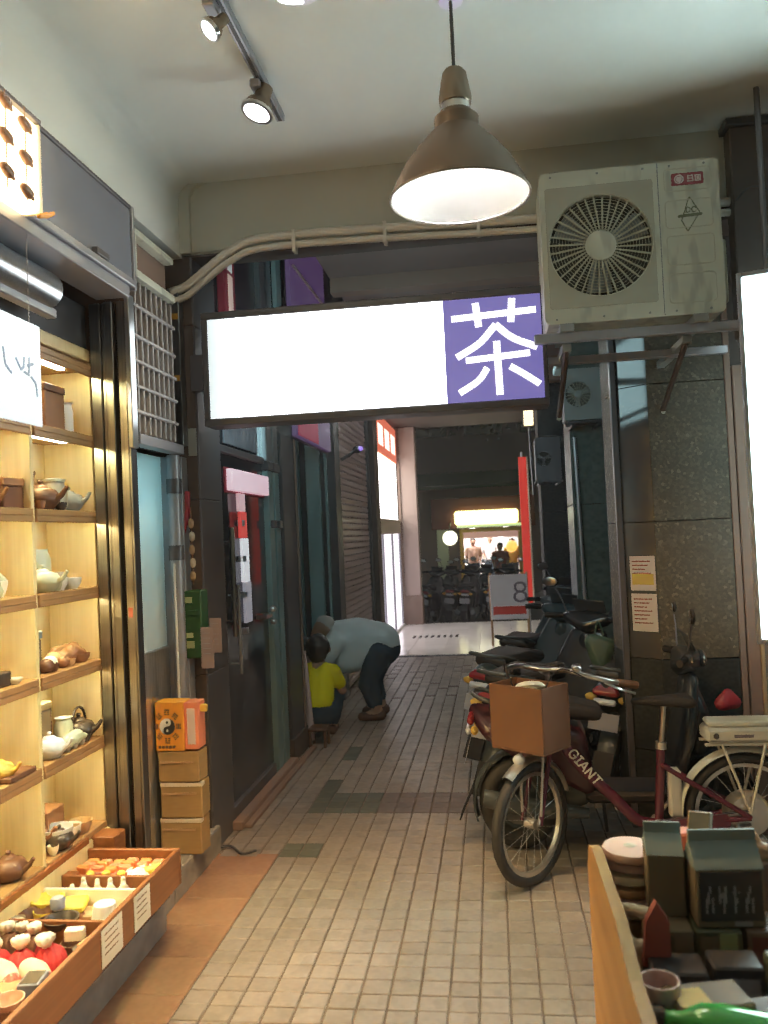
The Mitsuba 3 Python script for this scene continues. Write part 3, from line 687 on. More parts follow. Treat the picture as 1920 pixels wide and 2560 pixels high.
for n, (x, y, l) in enumerate(((-1.60, 2.50, 'dark bag with a cream top at the back left behind the red bags'), (-1.51, 2.505, 'dark bag with a cream top behind the middle red bag'))):
    bag(x, y, .95, 10, l, 'clay_dark')
def roll(x, y, L, r, rz, label, mat='pink_cream'):
    t = thing('wrapped_roll', label, 'wrapped bundle')
    part(t, 'wrap', mv(soft([hullman([(-L / 2, 0, r, r * .85), (0, 0, r * 1.05, r), (L / 2, 0, r, r * .8)], 20)], .014, 6), (x, y, ZB + .015), rz), mat, smooth=True)
    part(t, 'band', mv(tube([(L / 2 + r * .3, 0, r), (L / 2 + r * .82, 0, r)], [r * .74, r * .45], 14), (x, y, ZB + .015), rz), 'dull_red', smooth=40)
roll(-1.485, 2.285, .10, .040, -38, 'left one of the two pale pink wrapped rolls in the tray')
roll(-1.39, 2.30, .095, .038, -38, 'right one of the two pale pink wrapped rolls in the tray')
roll(-1.50, 2.16, .10, .036, -30, 'reddish wrapped roll nearest the viewer in the tray', 'coral')
solo('wood_block', mv(cb(-.03, .03, -.018, .018, 0, .035, .003), (-1.385, 2.52, ZB + .05), 10), 'cream', 'small cream block on top of the dark bottle near the right red bag', 'block')
t = thing('black_bottle', 'black round bottle lying at the right edge of the tray', 'bottle')
part(t, 'body', mv(lathe([(0, 0), (.03, 0), (.034, .01), (.034, .06), (.015, .08), (.013, .1), (0, .1)], 18), (-1.35, 2.435, ZB + .034), 130, 90), 'iron_black', smooth=40)
solo('dark_bowl', lathe([(0, 0), (.02, 0), (.03, .02), (.046, .045), (.042, .046), (.026, .02), (0, .012)], 20, (-1.385, 2.52, ZB)), 'clay_dark', 'dark brown bowl under the small cream block', 'bowl', smooth=40)
solo('pink_soap', mv(soft([hullman([(-.02, 0, .022, .02), (.025, 0, .022, .02)], 14)], .014, 4), (-1.32, 2.36, ZB), 60), 'pink_cream', 'small pink oval block right of the rightmost red bag', 'soap', smooth=True)
solo('tan_wedge', mv(cb(-.02, .02, -.035, .035, 0, .075, .004), (-1.312, 2.47, ZB), -12), 'clay_tan', 'tan wooden wedge leaning on the front board of the tray', 'block')
bc = thing('blue_gift_box', 'blue-grey gift box with an open dark top at the front edge of the tray', 'box')
part(bc, 'body', mv(cb(-.03, .03, -.04, .04, 0, .095, .003), (-1.345, 2.21, ZB), 8), 'blue_grey')
part(bc, 'opening', mv(cb(-.024, .024, -.034, .034, .0955, .0965, .0003), (-1.345, 2.21, ZB), 8), 'iron_black')
cup('pink_cup', -1.365, 2.12, ZB, .044, .085, 'pink_cream', 'pale pink cup at the bottom left corner of the picture', cat_='cup')
carton('coral_pack', -1.42, 2.205, ZB, .06, .07, .07, 'coral', 'small coral red pack left of the blue-grey gift box', 15)
cup('brown_cup', -1.33, 2.05, ZB, .04, .07, 'clay_brown', 'brown cup nearest the viewer in the tray')
for n, (x, y, m, l) in enumerate(((-1.33, 2.15, 'clay_brown', 'brown nut beside the blue-grey gift box'), (-1.31, 2.12, 'clay_dark', 'dark nut at the front board of the tray'), (-1.36, 2.16, 'clay_tan', 'tan nut between the cup and the gift box'))):
    solo('nut', ball((x, y, ZB + .022), .022, (1, 1.15, .9)), m, l, 'nut', smooth=60)
# middle compartments
for n, (x, y, m, l) in enumerate(((-1.585, 2.635, 'clay_dark', 'left of the two dark tea bowls in the middle of the tray'), (-1.475, 2.60, 'iron_black', 'right of the two dark tea bowls in the middle of the tray'))):
    solo('tea_bowl', lathe([(0, 0), (.026, 0), (.03, .008), (.055, .04), (.058, .05), (.052, .05), (.03, .014), (0, .010)], 22, (x, y, ZB + .03)), m, l, 'bowl', smooth=40)
t = thing('cork_bottle', 'little glass bottle with a grey stopper among the yellow cups', 'bottle')
part(t, 'body', lathe([(0, 0), (.020, 0), (.023, .01), (.018, .05), (.014, .065), (0, .065)], 16, (-1.52, 2.66, ZB + .02)), 'beige_paper', smooth=40)
part(t, 'stopper', lathe([(0, .0655), (.024, .0655), (.026, .09), (.02, .1), (0, .1)], 16, (-1.52, 2.66, ZB + .02)), 'blue_grey', smooth=40)
t = thing('striped_jar', 'cream jar with a dark blue band and brown foot in the tray', 'jar')
for n, (z0, z1, m, r0, r1) in enumerate(((0, .034, 'deep_red', .038, .044), (.0342, .05, 'blue_band', .044, .045), (.0502, .10, 'ivory', .045, .036))):
    part(t, ('foot', 'band', 'body')[n], lathe([(0, z0), (r0, z0), (r1, z1), (0, z1)], 22, (-1.355, 2.665, ZB)), m, smooth=40)
t = thing('yellow_cup', 'bright yellow scalloped cup standing at the back of the tray', 'cup')
a = np.linspace(0, 2 * math.pi, 40, endpoint=False)
part(t, 'bowl', lathe([(0, .02), (.03, .02), (.05, .05), (.058, .085), (.05, .088), (.03, .05), (0, .04)], 24, (-1.60, 2.735, ZB)), 'yellow', smooth=40)
cup('yellow_cup', -1.575, 2.68, ZB, .042, .07, 'yellow', 'lower yellow cup in front of the scalloped yellow one', cat_='cup')
t = thing('gold_box', 'gold box with a wide lid beside the yellow cups in the tray', 'box')
part(t, 'body', mv(cb(-.035, .035, -.045, .045, 0, .055, .004), (-1.495, 2.725, ZB), 15), 'amber'); part(t, 'lid', mv(cb(-.04, .04, -.05, .05, .0555, .08, .006), (-1.495, 2.725, ZB), 15), 'yellow')
carton('flat_tan_box', -1.42, 2.72, ZB, .10, .08, .05, 'clay_tan', 'flat tan box in front of the white bottles', 5)
ORD = ('first', 'second', 'third', 'fourth', 'fifth', 'sixth')
for n, (x, y) in enumerate(((-1.56, 2.83), (-1.515, 2.835), (-1.465, 2.83), (-1.415, 2.835), (-1.365, 2.83), (-1.54, 2.875), (-1.49, 2.88), (-1.44, 2.88), (-1.39, 2.88))):
    t = thing('white_bottle', 'small white porcelain bottle, %s from the left in the %s row of bottles' % (ORD[n % 5], ('front', 'back')[n // 5]), 'bottle', 'white bottles in the tray')
    part(t, 'body', lathe([(0, 0), (.018, 0), (.023, .015), (.021, .05), (.010, .066), (.009, .08), (0, .08)], 14, (x, y, ZB + .004 * (n % 3))), ('ivory', 'white_china')[n % 2], smooth=40)
    part(t, 'stopper', ball((x, y, ZB + .085 + .004 * (n % 3)), .009, sub=1), 'cream', smooth=60)
t = thing('white_packet', 'white packet lying at the front right of the red packets', 'packet')
part(t, 'body', mv(hullpts([(-.03, -.025, .015, .012), (.03, -.025, .015, .012), (-.03, .025, .02, .012), (.03, .025, .02, .012), (0, 0, .04, .012)], 10), (-1.365, 2.95, ZB + .055), 20), 'white_china', smooth=40)
t = thing('yellow_roll', 'yellow roll lying beside the white packet at the end of the tray', 'roll')
part(t, 'body', mv(cyl((-.03, 0, .02), (.03, 0, .02), .019, 14), (-1.325, 2.985, ZB + .06), 40), 'yellow', smooth=40); part(t, 'band', mv(cyl((.0305, 0, .02), (.042, 0, .02), .0195, 14), (-1.325, 2.985, ZB + .06), 40), 'ivory', smooth=40)
for n, (x, y) in enumerate(((-1.55, 2.945), (-1.49, 2.95), (-1.43, 2.95))):
    t = thing('red_pouch', '%s of the three small crimson pouches with yellow tops' % ('leftmost', 'middle', 'rightmost')[n], 'pouch', 'crimson pouches with yellow tops')
    part(t, 'body', mv(cb(-.02, .02, -.02, .02, 0, .065, .008), (x, y, ZB), 12 * n), 'red'); part(t, 'tie', lathe([(0, .0655), (.012, .0655), (.016, .085), (.010, .092), (0, .092)], 12, (x, y, ZB)), 'yellow', smooth=40)
for i in range(6):
    for j in range(3):
        x, y = -1.60 + i * .054, 2.995 + j * .036
        t = thing('red_packet', 'orange-red tea packet at the far end of the tray, %s from left, %s row' % (ORD[i], ('front', 'middle', 'back')[j]), 'packet', 'orange-red packets at the far end of the tray')
        h = .085 + .012 * rng.random()
        part(t, 'body', mv(cb(-.023, .023, -.013, .013, 0, h, .006), (x, y, ZB), rng.uniform(-9, 9), rng.uniform(-6, 6)), ('orange_red', 'coral')[(i + j) % 2])
        part(t, 'seal', mv(cb(-.0235, .0235, -.0135, .0135, h * .72, h * .8, .0005), (x, y, ZB), 0), 'orange' if (i * j) % 2 else 'pink_cream')
# back row of small dark pots
for n, (x, y, r, h, m, l) in enumerate(((-1.61, 2.36, .03, .10, 'box_olive', 'dark olive pot at the back of the tray behind the leftmost red bag'), (-1.615, 2.58, .028, .09, 'grey_china', 'grey pot at the back of the tray behind the dark bowls'), (-1.575, 2.565, .022, .08, 'clay_brown', 'thin brown pot at the back of the tray'), (-1.46, 2.69, .022, .06, 'clay_brown', 'small brown pot between the glass bottle and the jar'), (-1.43, 2.605, .03, .045, 'clay_brown', 'low brown pot right of the dark bowls'))):
    jar('small_pot', x, y, ZB, r, h, m, l, 'pot')
# foot of shelves behind the tray
carton('wooden_drawer_box', -1.60, 3.20, .13, .10, .10, .26, 'tray_wood', 'reddish wooden box standing behind the far end of the tray')

# ================================================================ LAMPS
pn = thing('pendant_lamp', 'large grey metal pendant lamp, lit, hanging in the middle of the walkway', 'lamp')
PX, PY, PZ = -0.055, 2.70, 2.632
outer = [(.228, 0.0), (.228, .006), (.205, .055), (.175, .108), (.13, .165), (.085, .215), (.073, .225), (.073, .262), (.06, .275), (.055, .282)]
inner = [(.0, .272), (.05, .272), (.068, .255), (.068, .222), (.08, .208), (.125, .159), (.17, .104), (.2, .052), (.2225, .004)]
part(pn, 'shade', lathe(outer + [(0.0, .285)], 48, (PX, PY, PZ)), 'shade_sheet', smooth=30)
part(pn, 'shade_rim', tube([(PX + .228 * math.cos(q), PY + .228 * math.sin(q), PZ) for q in np.arange(48) * math.pi / 24], .004, 6, closed=True), 'lamp_metal', smooth=60)
part(pn, 'socket_ring', lathe([(.0, .2855), (.046, .2855), (.046, .310), (.0, .310)], 28, (PX, PY, PZ)), 'chrome', smooth=30)
part(pn, 'socket', lathe([(.0, .3105), (.052, .3105), (.054, .335), (.040, .412), (.030, .425), (.0, .425)], 28, (PX, PY, PZ)), 'lamp_metal', smooth=30)
part(pn, 'cord', cyl((PX, PY, PZ + .425), (PX, PY, 3.29), .006, 8), 'dark_paint')
part(pn, 'canopy', lathe([(0, 3.285), (.040, 3.285), (.046, 3.3), (.062, 3.359), (0, 3.359)], 28, (PX, PY, 0)), 'chrome', smooth=30)
kb = fresh('pendant_lamp__bulb')
scene[kb] = {'type': 'sphere', 'center': [PX, PY, PZ + .15], 'radius': .045, 'bsdf': {'type': 'ref', 'id': 'lit'},
             'emitter': {'type': 'area', 'radiance': {'type': 'rgb', 'value': [1.0 * L_BULB, .55 * L_BULB, .215 * L_BULB]}}}
part(pn, 'bulb_neck', cyl((PX, PY, PZ + .193), (PX, PY, PZ + .271), .02, 12), 'white_paint', smooth=40)

tk = thing('light_track', 'slim grey ceiling track carrying the spotlights', 'light track')
part(tk, 'rail', cb(-.832, -.798, -1.5, 3.42, 3.326, 3.359, .003), 'grey_metal')
part(tk, 'slot', bx(-.822, -.808, -1.5, 3.41, 3.3245, 3.3258), 'dark_paint')
def spot(x, y, z, d, label, power=1.0, s=1.0, cut=38.0):
    t = thing('track_spotlight', label, 'spotlight')
    d = np.array(d, float); d /= np.linalg.norm(d); c = np.array([x, y, z])
    part(t, 'stem', cyl((x, y, 3.325), (x, y, z + .085), .008, 8), 'grey_metal', smooth=40)
    part(t, 'adapter', cb(x - .02, x + .02, y - .035, y + .035, 3.295, 3.3255, .004), 'grey_metal')
    pr = [(a * s, b * s) for a, b in [(-.11, .018), (-.105, .03), (-.045, .032), (-.03, .05), (0.0, .062)]]
    part(t, 'housing', tube([c + d * a for a, r in pr], [r for a, r in pr], 22), 'lamp_metal', smooth=50)
    part(t, 'bezel', tube([c + d * .0005, c + d * .012], [.064 * s, .064 * s], 24), 'chrome', smooth=40)
    u = np.cross(d, [0, 0, 1.0]) if abs(d[2]) < .95 else np.array([1.0, 0, 0]); u /= np.linalg.norm(u); v = np.cross(d, u)
    an = np.arange(20) * math.pi / 10
    ring = c + d * .0135 + .052 * s * (np.cos(an)[:, None] * u + np.sin(an)[:, None] * v)
    disc = trimesh.Trimesh(np.vstack([ring, c + d * .0135]), [[20, i, (i + 1) % 20] for i in range(20)], process=False)
    if disc.face_normals[0] @ d < 0: disc.faces = disc.faces[:, ::-1]
    part(t, 'lens', disc, 'lit', emit=np.array([1, .78, .50]) * L_SPOTDISC * (0.7 + .3 * power))
    o = c + d * .03
    scene[t + '__beam'] = {'type': 'spot', 'to_world': T().look_at(origin=o.tolist(), target=(o + d).tolist(), up=[0.3, 0.9, 0.1]),
                           'intensity': {'type': 'rgb', 'value': [I_SPOT * power, I_SPOT * .68 * power, I_SPOT * .33 * power]}, 'cutoff_angle': cut, 'beam_width': 12.0}
    return t
spot(-.83, 3.10, 3.215, (-.28, -.22, -.93), 'second spotlight on the ceiling track, nearest the cream beam', 1.0)
spot(-.84, 2.60, 3.235, (-.62, -.35, -.70), 'spotlight in the middle of the ceiling track at the top of the picture', 1.2, .62)
spot(-.47, 2.2, 3.05, (-.30, .55, -3.05), 'spotlight hanging right of the track, mostly above the upper edge of the picture', 3.2, 1.0, 30.0)
spot(-.82, 1.35, 3.14, (-.42, .25, -.87), 'spotlight on the ceiling track above the viewer', 1.4)

# ================================================================ SIGNS OVER THE WALKWAY
ts = thing('tea_sign', 'long lit signboard reading a white tea character on a violet square, across the walkway', 'sign')
SX0, SX1, SZ0, SZ1, SY = -1.345, 0.27, 2.145, 2.635, 3.90
part(ts, 'frame', cat(cb(SX0 - .03, SX1 + .02, SY - .004, SY + .15, SZ1, SZ1 + .035, .004), cb(SX0 - .03, SX1 + .02, SY - .004, SY + .15, SZ0 - .035, SZ0, .004),
                      cb(SX0 - .03, SX0, SY - .004, SY + .15, SZ0 + .0005, SZ1 - .0005, .004), cb(SX1, SX1 + .02, SY - .004, SY + .15, SZ0 + .0005, SZ1 - .0005, .004)), 'dark_paint')
part(ts, 'core', bx(SX0, SX1, SY + .015, SY + .135, SZ0 + .0005, SZ1 - .0005), 'dark_paint')
SM = -.185
EDGE = [SX0 + .001, SX0 + .012, SX0 + .03, SX0 + .055, SX0 + .09, SX0 + .14, SM]
for q in range(6):
    e = np.array([.80, .95, 1.0]) * (.95, 1.05, 1.2, 1.45, 1.9, L_SIGN)[q]
    part(ts, 'white_panel', bx(EDGE[q], EDGE[q + 1], SY, SY + .0148, SZ0 + .001, SZ1 - .001), 'lit', emit=e if q < 5 else np.array([.95, 1.0, 1.04]) * L_SIGN)
part(ts, 'violet_panel', bx(SM + .0005, SX1 - .001, SY, SY + .0148, SZ0 + .001, SZ1 - .001), 'lit_dark', emit=(.17, .15, .50))
part(ts, 'back_panel', bx(SX0 + .001, SX1 - .001, SY + .1352, SY + .15, SZ0 + .001, SZ1 - .001), 'lit', emit=np.array([.60, .95, 1.0]) * 6.0)  # unseen glowing rear face added to light the corridor and the people
pw, ph = SX1 - SM, SZ1 - SZ0
def st(pts, w=.068, cap=2):
    q = curve([(u, v, 0) for u, v in pts], 16)[:, :2] if len(pts) > 2 else np.array(pts)
    return LineString([(SM + u * pw, SZ1 - v * ph) for u, v in q]).buffer(w / 2 * pw, cap_style=cap, join_style=1)
chars = [st([(.08, .19), (.95, .155)]), st([(.335, .05), (.36, .285)], .075), st([(.71, .03), (.69, .26)], .075),
         st([(.535, .27), (.36, .44), (.12, .565)], .072), st([(.53, .27), (.70, .41), (.945, .515)], .072), st([(.21, .60), (.87, .565)], .068),
         st([(.535, .43), (.545, .95)], .075), st([(.43, .68), (.33, .80), (.13, .91)], .068), st([(.66, .68), (.80, .765), (.955, .87)], .068)]
part(ts, 'tea_character', mv(ext(unary_union(chars), .004, 'xz-'), (0, SY - .0005, 0)), 'lit', emit=np.array([.98, 1.0, 1.12]) * 1.6)
part(ts, 'side_bracket', bx(-1.46, SX0 - .031, SY + .06, SY + .10, 2.30, 2.48), 'dark_steel')

rs = thing('side_lightbox', 'tall glowing white lightbox sign at the right edge of the picture', 'sign')
RZ0, RZ1, RWD = 1.02, 2.565, .70
rm = lambda m: mv(m, (1.055, 3.60, 0), -17)
part(rs, 'case', rm(cat(cb(0, .022, -.004, .164, RZ0, RZ1, .004), cb(RWD - .022, RWD, -.004, .164, RZ0, RZ1, .004), cb(.0225, RWD - .0225, -.004, .164, RZ0, RZ0 + .022, .004), cb(.0225, RWD - .0225, -.004, .164, RZ1 - .022, RZ1, .004))), 'grey_metal')
part(rs, 'front_panel', rm(bx(.0225, RWD - .0225, 0, .012, RZ0 + .0225, RZ1 - .0225)), 'lit', emit=np.array([.76, 1.0, 1.0]) * L_RIGHT)
part(rs, 'back_panel', rm(bx(.0225, RWD - .0225, .148, .16, RZ0 + .0225, RZ1 - .0225)), 'lit', emit=np.array([.76, 1.0, 1.0]) * L_RIGHT * .10)
for x in (.12, .54): part(rs, 'hanger', rm(cyl((x, .08, RZ1), (x, .08, 3.36), .012, 8)), 'dark_steel')

# ================================================================ MORE GOODS ON SHELVES AND TRAY
cup('brown_cup', -1.70, 2.945, S[4], .022, .035, 'clay_brown', 'little brown cup before the dark caddy on the second shelf')
cup('dark_cup', -1.69, 3.08, S[4], .024, .032, 'iron_black', 'little black cup in front of the grey jar on the second shelf')
jar('brown_jar', -1.82, 3.06, S[4], .04, .15, 'clay_brown', 'brown jar at the back of the second shelf behind the teapots', lid='clay_dark')
pot('clay_teapot', -1.74, 2.66, S[4], .75, 'clay_brown', 'brown clay teapot on the second shelf at the left edge of the picture')
cup('celadon_cup', -1.69, 3.02, S[3], .026, .036, 'celadon', 'pale green cup at the front of the third shelf, left of the white cup')
jar('brown_vase', -1.82, 3.01, S[3], .03, .14, 'clay_tan', 'tan vase between the two tall vases on the third shelf', 'vase')
carton('stacked_book', -1.80, 3.0, S[3] + .0, .08, .06, .09, 'clay_brown', 'brown box behind the celadon teapot on the third shelf')
jar('dark_jar', -1.80, 2.99, S[2], .035, .11, 'clay_dark', 'dark round jar at the back of the fourth shelf right of the olive tin', lid='clay_brown')
cup('dark_cup', -1.69, 2.985, S[2], .022, .03, 'clay_dark', 'small dark cup among the ornaments on the fourth shelf')
cup('tan_cup', -1.69, 3.11, S[2], .022, .028, 'clay_tan', 'small tan cup before the dried tea bundle on the fourth shelf')
cup('brown_bowl', -1.70, 3.215, S[2], .038, .035, 'clay_brown', 'brown bowl at the right end of the fourth shelf', cat_='bowl')
carton('dark_picture_panel', -1.83, 3.12, S[1], .02, .14, .17, 'clay_dark', 'dark framed panel standing at the back of the fifth shelf', cat_='panel')
cup('black_cup', -1.685, 3.2, S[1], .024, .03, 'iron_black', 'black cup below the iron kettle on the fifth shelf')
carton('gift_box', -1.80, 3.08, S[0], .09, .13, .12, 'clay_brown', 'brown gift box at the back of the lowest lit shelf')
cup('tan_bowl', -1.69, 3.15, S[0], .045, .05, 'clay_tan', 'tan bowl at the right of the lowest lit shelf', cat_='bowl')
pot('clay_teapot', -1.72, 2.70, S[0], .8, 'clay_dark', 'dark clay teapot on the lowest lit shelf at the left edge of the picture')
cup('ivory_jar', -1.74, 2.72, S[3], .035, .06, 'ivory', 'ivory cup on the third shelf at the left edge of the picture')
carton('rust_box', -1.62, 2.93, ZB, .05, .05, .09, 'tray_wood', 'rust brown box at the back of the tray beside the white bottles')
for n, (x, y, m, tp) in enumerate(((-1.62, 2.42, 'clay_dark', 'pink_cream'), (-1.56, 2.53, 'clay_brown', 'cream'), (-1.45, 2.455, 'deep_red', 'cream'))):
    bag(x, y, .85, 40 * n, ('small dark bag with a pink top at the back left of the tray', 'small brown bag with a cream top behind the red bags', 'small wine red bag between the middle and the right red bags')[n], m, tp)
for n, (x, y, r, m, l) in enumerate(((-1.43, 2.66, .02, 'clay_tan', 'tan ball between the glass bottle and the striped jar'), (-1.55, 2.70, .018, 'amber', 'amber ball beside the lower yellow cup'), (-1.34, 2.58, .02, 'clay_dark', 'dark ball by the front board before the striped jar'), (-1.33, 2.745, .018, 'cream', 'cream ball at the front board beside the flat tan box'), (-1.31, 2.88, .018, 'ivory', 'ivory ball at the front board beside the white bottles'))):
    solo('small_ball', ball((x, y, ZB + r), r, (1, 1.1, 1)), m, l, 'ball', smooth=60)
for n, (x, y, m) in enumerate(((-1.41, 2.985, 'red'), (-1.375, 3.02, 'orange_red'), (-1.34, 3.03, 'coral'), (-1.31, 3.06, 'red'))):
    t = thing('loose_packet', 'loose red packet lying on the right of the packet block, %s from the left' % ORD[n], 'packet')
    part(t, 'body', mv(cb(-.022, .022, -.016, .016, 0, .022, .007), (x, y, ZB + .062), 20 * n, 10, -8), m); part(t, 'label', mv(cb(-.01, .01, -.0165, .0165, .0225, .0232, .0002), (x, y, ZB + .062), 20 * n, 10, -8), 'cream')
# ================================================================ AIR CONDITIONERS
def aircon(x0, x1, z0, z1, y, dep, label, big=False, mats=('ac_cream', 'ac_grille', 'ac_dark')):
    t = thing('outdoor_air_conditioner', label, 'air conditioner')
    w, h = x1 - x0, z1 - z0
    fx, fz, fr = x0 + w * .333, z0 + h * .497, min(w * .29, h * .335)
    seam = x0 + w * .665
    sh = rrect(w, h, .012 * (2 if big else 1)); sh = mi_sh(sh, x0 + w / 2, z0 + h / 2)
    front = sh.difference(Point(fx, fz).buffer(fr, quad_segs=16))
    part(t, 'front_cover', mv(ext(front, .03, 'xz-'), (0, y + .03, 0)), mats[0])
    part(t, 'case', cb(x0 + .004, x1 - .004, y + .0305, y + dep, z0 + .004, z1 - .002, .01), mats[0])
    part(t, 'fan_recess', mv(ext(Point(fx, fz).buffer(fr - .001), .002, 'xz-'), (0, y + .0304, 0)), mats[2])
    nb = 36 if big else 20
    bars = []
    for i in range(nb):
        a = 2 * math.pi * i / nb
        bars.append(LineString([(fx + fr * .27 * math.cos(a), fz + fr * .27 * math.sin(a)), (fx + fr * .998 * math.cos(a + .10), fz + fr * .998 * math.sin(a + .10))]).buffer(fr * .017, cap_style=2))
    part(t, 'fan_guard', mv(ext(unary_union(bars), .005, 'xz-'), (0, y + .006, 0)), mats[1])
    rings = [Point(fx, fz).buffer(fr * q, quad_segs=12).difference(Point(fx, fz).buffer(fr * q - fr * .010, quad_segs=12)) for q in np.linspace(.34, .995, 12 if big else 4)]
    part(t, 'guard_rings', mv(ext(unary_union(rings), .003, 'xz-'), (0, y + .012, 0)), mats[1])
    part(t, 'hub', lathe2(fx, fz, y - .006, fr * .30, .012), mats[0], smooth=40)
    for q in range(3):   # blades behind the guard, at rest
        a = q * 2.094 + .5
        part(t, 'fan_blade', mv(ext(mi_sh(Polygon([(.2 * fr, -.12 * fr), (.92 * fr, -.30 * fr), (.92 * fr, .22 * fr), (.2 * fr, .12 * fr)]), 0, 0, a).buffer(0), .004, 'xz-'), (fx, y + .024, fz)), 'ac_grey')
    if big:
        sq = mi_sh(rrect(w * .605, h * .80, .012), fx, fz)
        part(t, 'mesh_panel', mv(ext(sq.difference(Point(fx, fz).buffer(fr * 1.012, quad_segs=16)), .0025, 'xz-'), (0, y - .0002, 0)), 'ac_mesh')
        part(t, 'seam', bx(seam - .0018, seam + .0018, y - .0012, y - .0001, z0 + .004, z1 - .004), 'ac_grey')
        pc = (seam + x1) / 2 - .004; pwd = (x1 - seam) * .78
        for q, (za, zb) in enumerate(((.80, .95), (.56, .745), (.32, .515), (.075, .27))):
            o = mi_sh(rrect(pwd, h * (zb - za), .018), pc, z0 + h * (za + zb) / 2)
            part(t, 'embossed_panel', mv(ext(o.difference(o.buffer(-.004)), .0022, 'xz-'), (0, y - .0002, 0)), 'ac_emboss')
        lz, lx = z0 + h * .877, pc
        part(t, 'name_plate', mv(ext(mi_sh(rrect(.132, .052, .005), lx, lz), .0025, 'xz-'), (0, y - .0002, 0)), 'logo_red')
        ring = Point(lx - .035, lz).buffer(.020)
        glyph = ring.difference(Point(lx - .035, lz).buffer(.0145).difference(Point(lx - .035, lz).buffer(.012)))
        def frame(cx, w_, h_): return sbox(cx - w_ / 2, lz - h_ / 2, cx + w_ / 2, lz + h_ / 2).difference(sbox(cx - w_ / 2 + .005, lz - h_ / 2 + .005, cx + w_ / 2 - .005, lz + h_ / 2 - .005))
        g2 = unary_union([glyph, frame(lx + .012, .025, .028), sbox(lx + .002, lz - .002, lx + .022, lz + .002), frame(lx + .043, .025, .028), sbox(lx + .038, lz - .006, lx + .048, lz + .006)])
        part(t, 'name_plate_mark', mv(ext(g2, .0015, 'xz-'), (0, y - .0028, 0)), 'logo_white')
        dz, dx_ = z0 + h * .655, pc + .004
        dia = Polygon([(dx_, dz + .065), (dx_ + .038, dz), (dx_ - .012, dz - .075), (dx_ - .034, dz - .03)]).buffer(.004)
        part(t, 'emblem', mv(ext(unary_union([dia.difference(dia.buffer(-.004)), LineString([(dx_ - .045, dz - .012), (dx_ + .045, dz - .008)]).buffer(.006)]), .0018, 'xz-'), (0, y - .0002, 0)), 'logo_green')
        part(t, 'emblem_letters', mv(text_xz('DC', .024, .0018, True), (dx_ - .020, y - .0003, dz + .002)), 'logo_green')
        part(t, 'valve_cover', cb(x1 - .003, x1 + .045, y + .10, y + .26, z0 + h * .09, z0 + h * .53, .014), mats[0])
        part(t, 'top_bracket', cat([cb(q - .022, q + .022, y + .1, y + .2, z1 - .001, z1 + .045, .003) for q in (x0 + w * .1, x0 + w * .62)]), 'ac_grey')
        part(t, 'screw', cat([lathe2(q, z, y - .002, .005, .003) for q in (x0 + .05, x0 + .25, seam - .06, seam + .05, x1 - .06) for z in (z0 + .02, z1 - .02)]), 'ac_grey')
    return t
def mi_sh(poly, dx, dz, rot=0.0):
    from shapely import affinity
    return affinity.translate(affinity.rotate(poly, rot, origin=(0, 0), use_radians=True), dx, dz)
def lathe2(x, z, y, r, d):
    """a domed disc facing -y"""
    m = trimesh.creation.revolve([(0, 0), (r * .8, .0), (r, d * .35), (r, d), (0, d)], sections=28)
    m.apply_transform(np.array([[1, 0, 0, 0], [0, 0, 1, 0], [0, -1, 0, 0], [0, 0, 0, 1.0]])); m.fix_normals(); m.apply_translation((x, y, z)); return m
aircon(.27, 1.025, 2.42, 3.085, 3.65, .32, 'big cream outdoor air conditioner with a round fan grille, under the ceiling at the right', True)
bk = thing('wall_bracket', 'grey steel bracket carrying the big cream air conditioner', 'bracket')
part(bk, 'rail', cb(.22, 1.19, 3.66, 3.70, 2.345, 2.385, .003), 'grey_metal')
part(bk, 'rail', cb(.22, 1.10, 3.93, 3.97, 2.30, 2.335, .003), 'grey_metal')
for q in (.36, .92): part(bk, 'foot', bx(q - .03, q + .03, 3.64, 3.97, 2.386, 2.419), 'ac_grey')
for q in (.36, .87):
    part(bk, 'arm', cb(q - .02, q + .02, 3.70, 4.285, 2.31, 2.344, .003), 'ac_grey')
    part(bk, 'strut', tube([(q, 3.72, 2.32), (q, 4.28, 2.10)], .014, 6), 'brown_dark')
    part(bk, 'bolt', lathe2(q, 2.09, 4.268, .012, .012), 'chrome')

# ================================================================ RIGHT PILLARS
gp = thing('granite_pillar', 'square pillar clad in speckled brown granite slabs behind the bicycle', 'pillar')
part(gp, 'core', cat(bx(.80, 1.255, 4.295, 4.86, 0, 2.954), bx(.67, .80, 4.41, 4.86, 0, 2.954)), 'brown_dark')
ZJ = [0.0, 0.40, 0.86, 1.545, 2.235, 2.94]
for i in range(5):
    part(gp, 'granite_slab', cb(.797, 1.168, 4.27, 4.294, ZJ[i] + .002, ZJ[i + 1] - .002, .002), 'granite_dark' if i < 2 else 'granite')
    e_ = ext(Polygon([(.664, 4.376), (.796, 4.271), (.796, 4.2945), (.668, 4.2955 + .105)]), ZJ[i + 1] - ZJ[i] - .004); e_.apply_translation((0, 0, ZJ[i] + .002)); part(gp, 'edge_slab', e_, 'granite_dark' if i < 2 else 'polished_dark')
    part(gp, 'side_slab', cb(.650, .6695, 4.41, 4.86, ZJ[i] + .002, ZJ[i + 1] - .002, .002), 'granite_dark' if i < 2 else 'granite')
part(gp, 'corner_trim', cb(.630, .660, 4.362, 4.4095, 0.0, 2.94, .004), 'dark_steel')
part(gp, 'right_trim', cb(1.170, 1.20, 4.264, 4.294, 0.0, 2.94, .003), 'brown_wall')
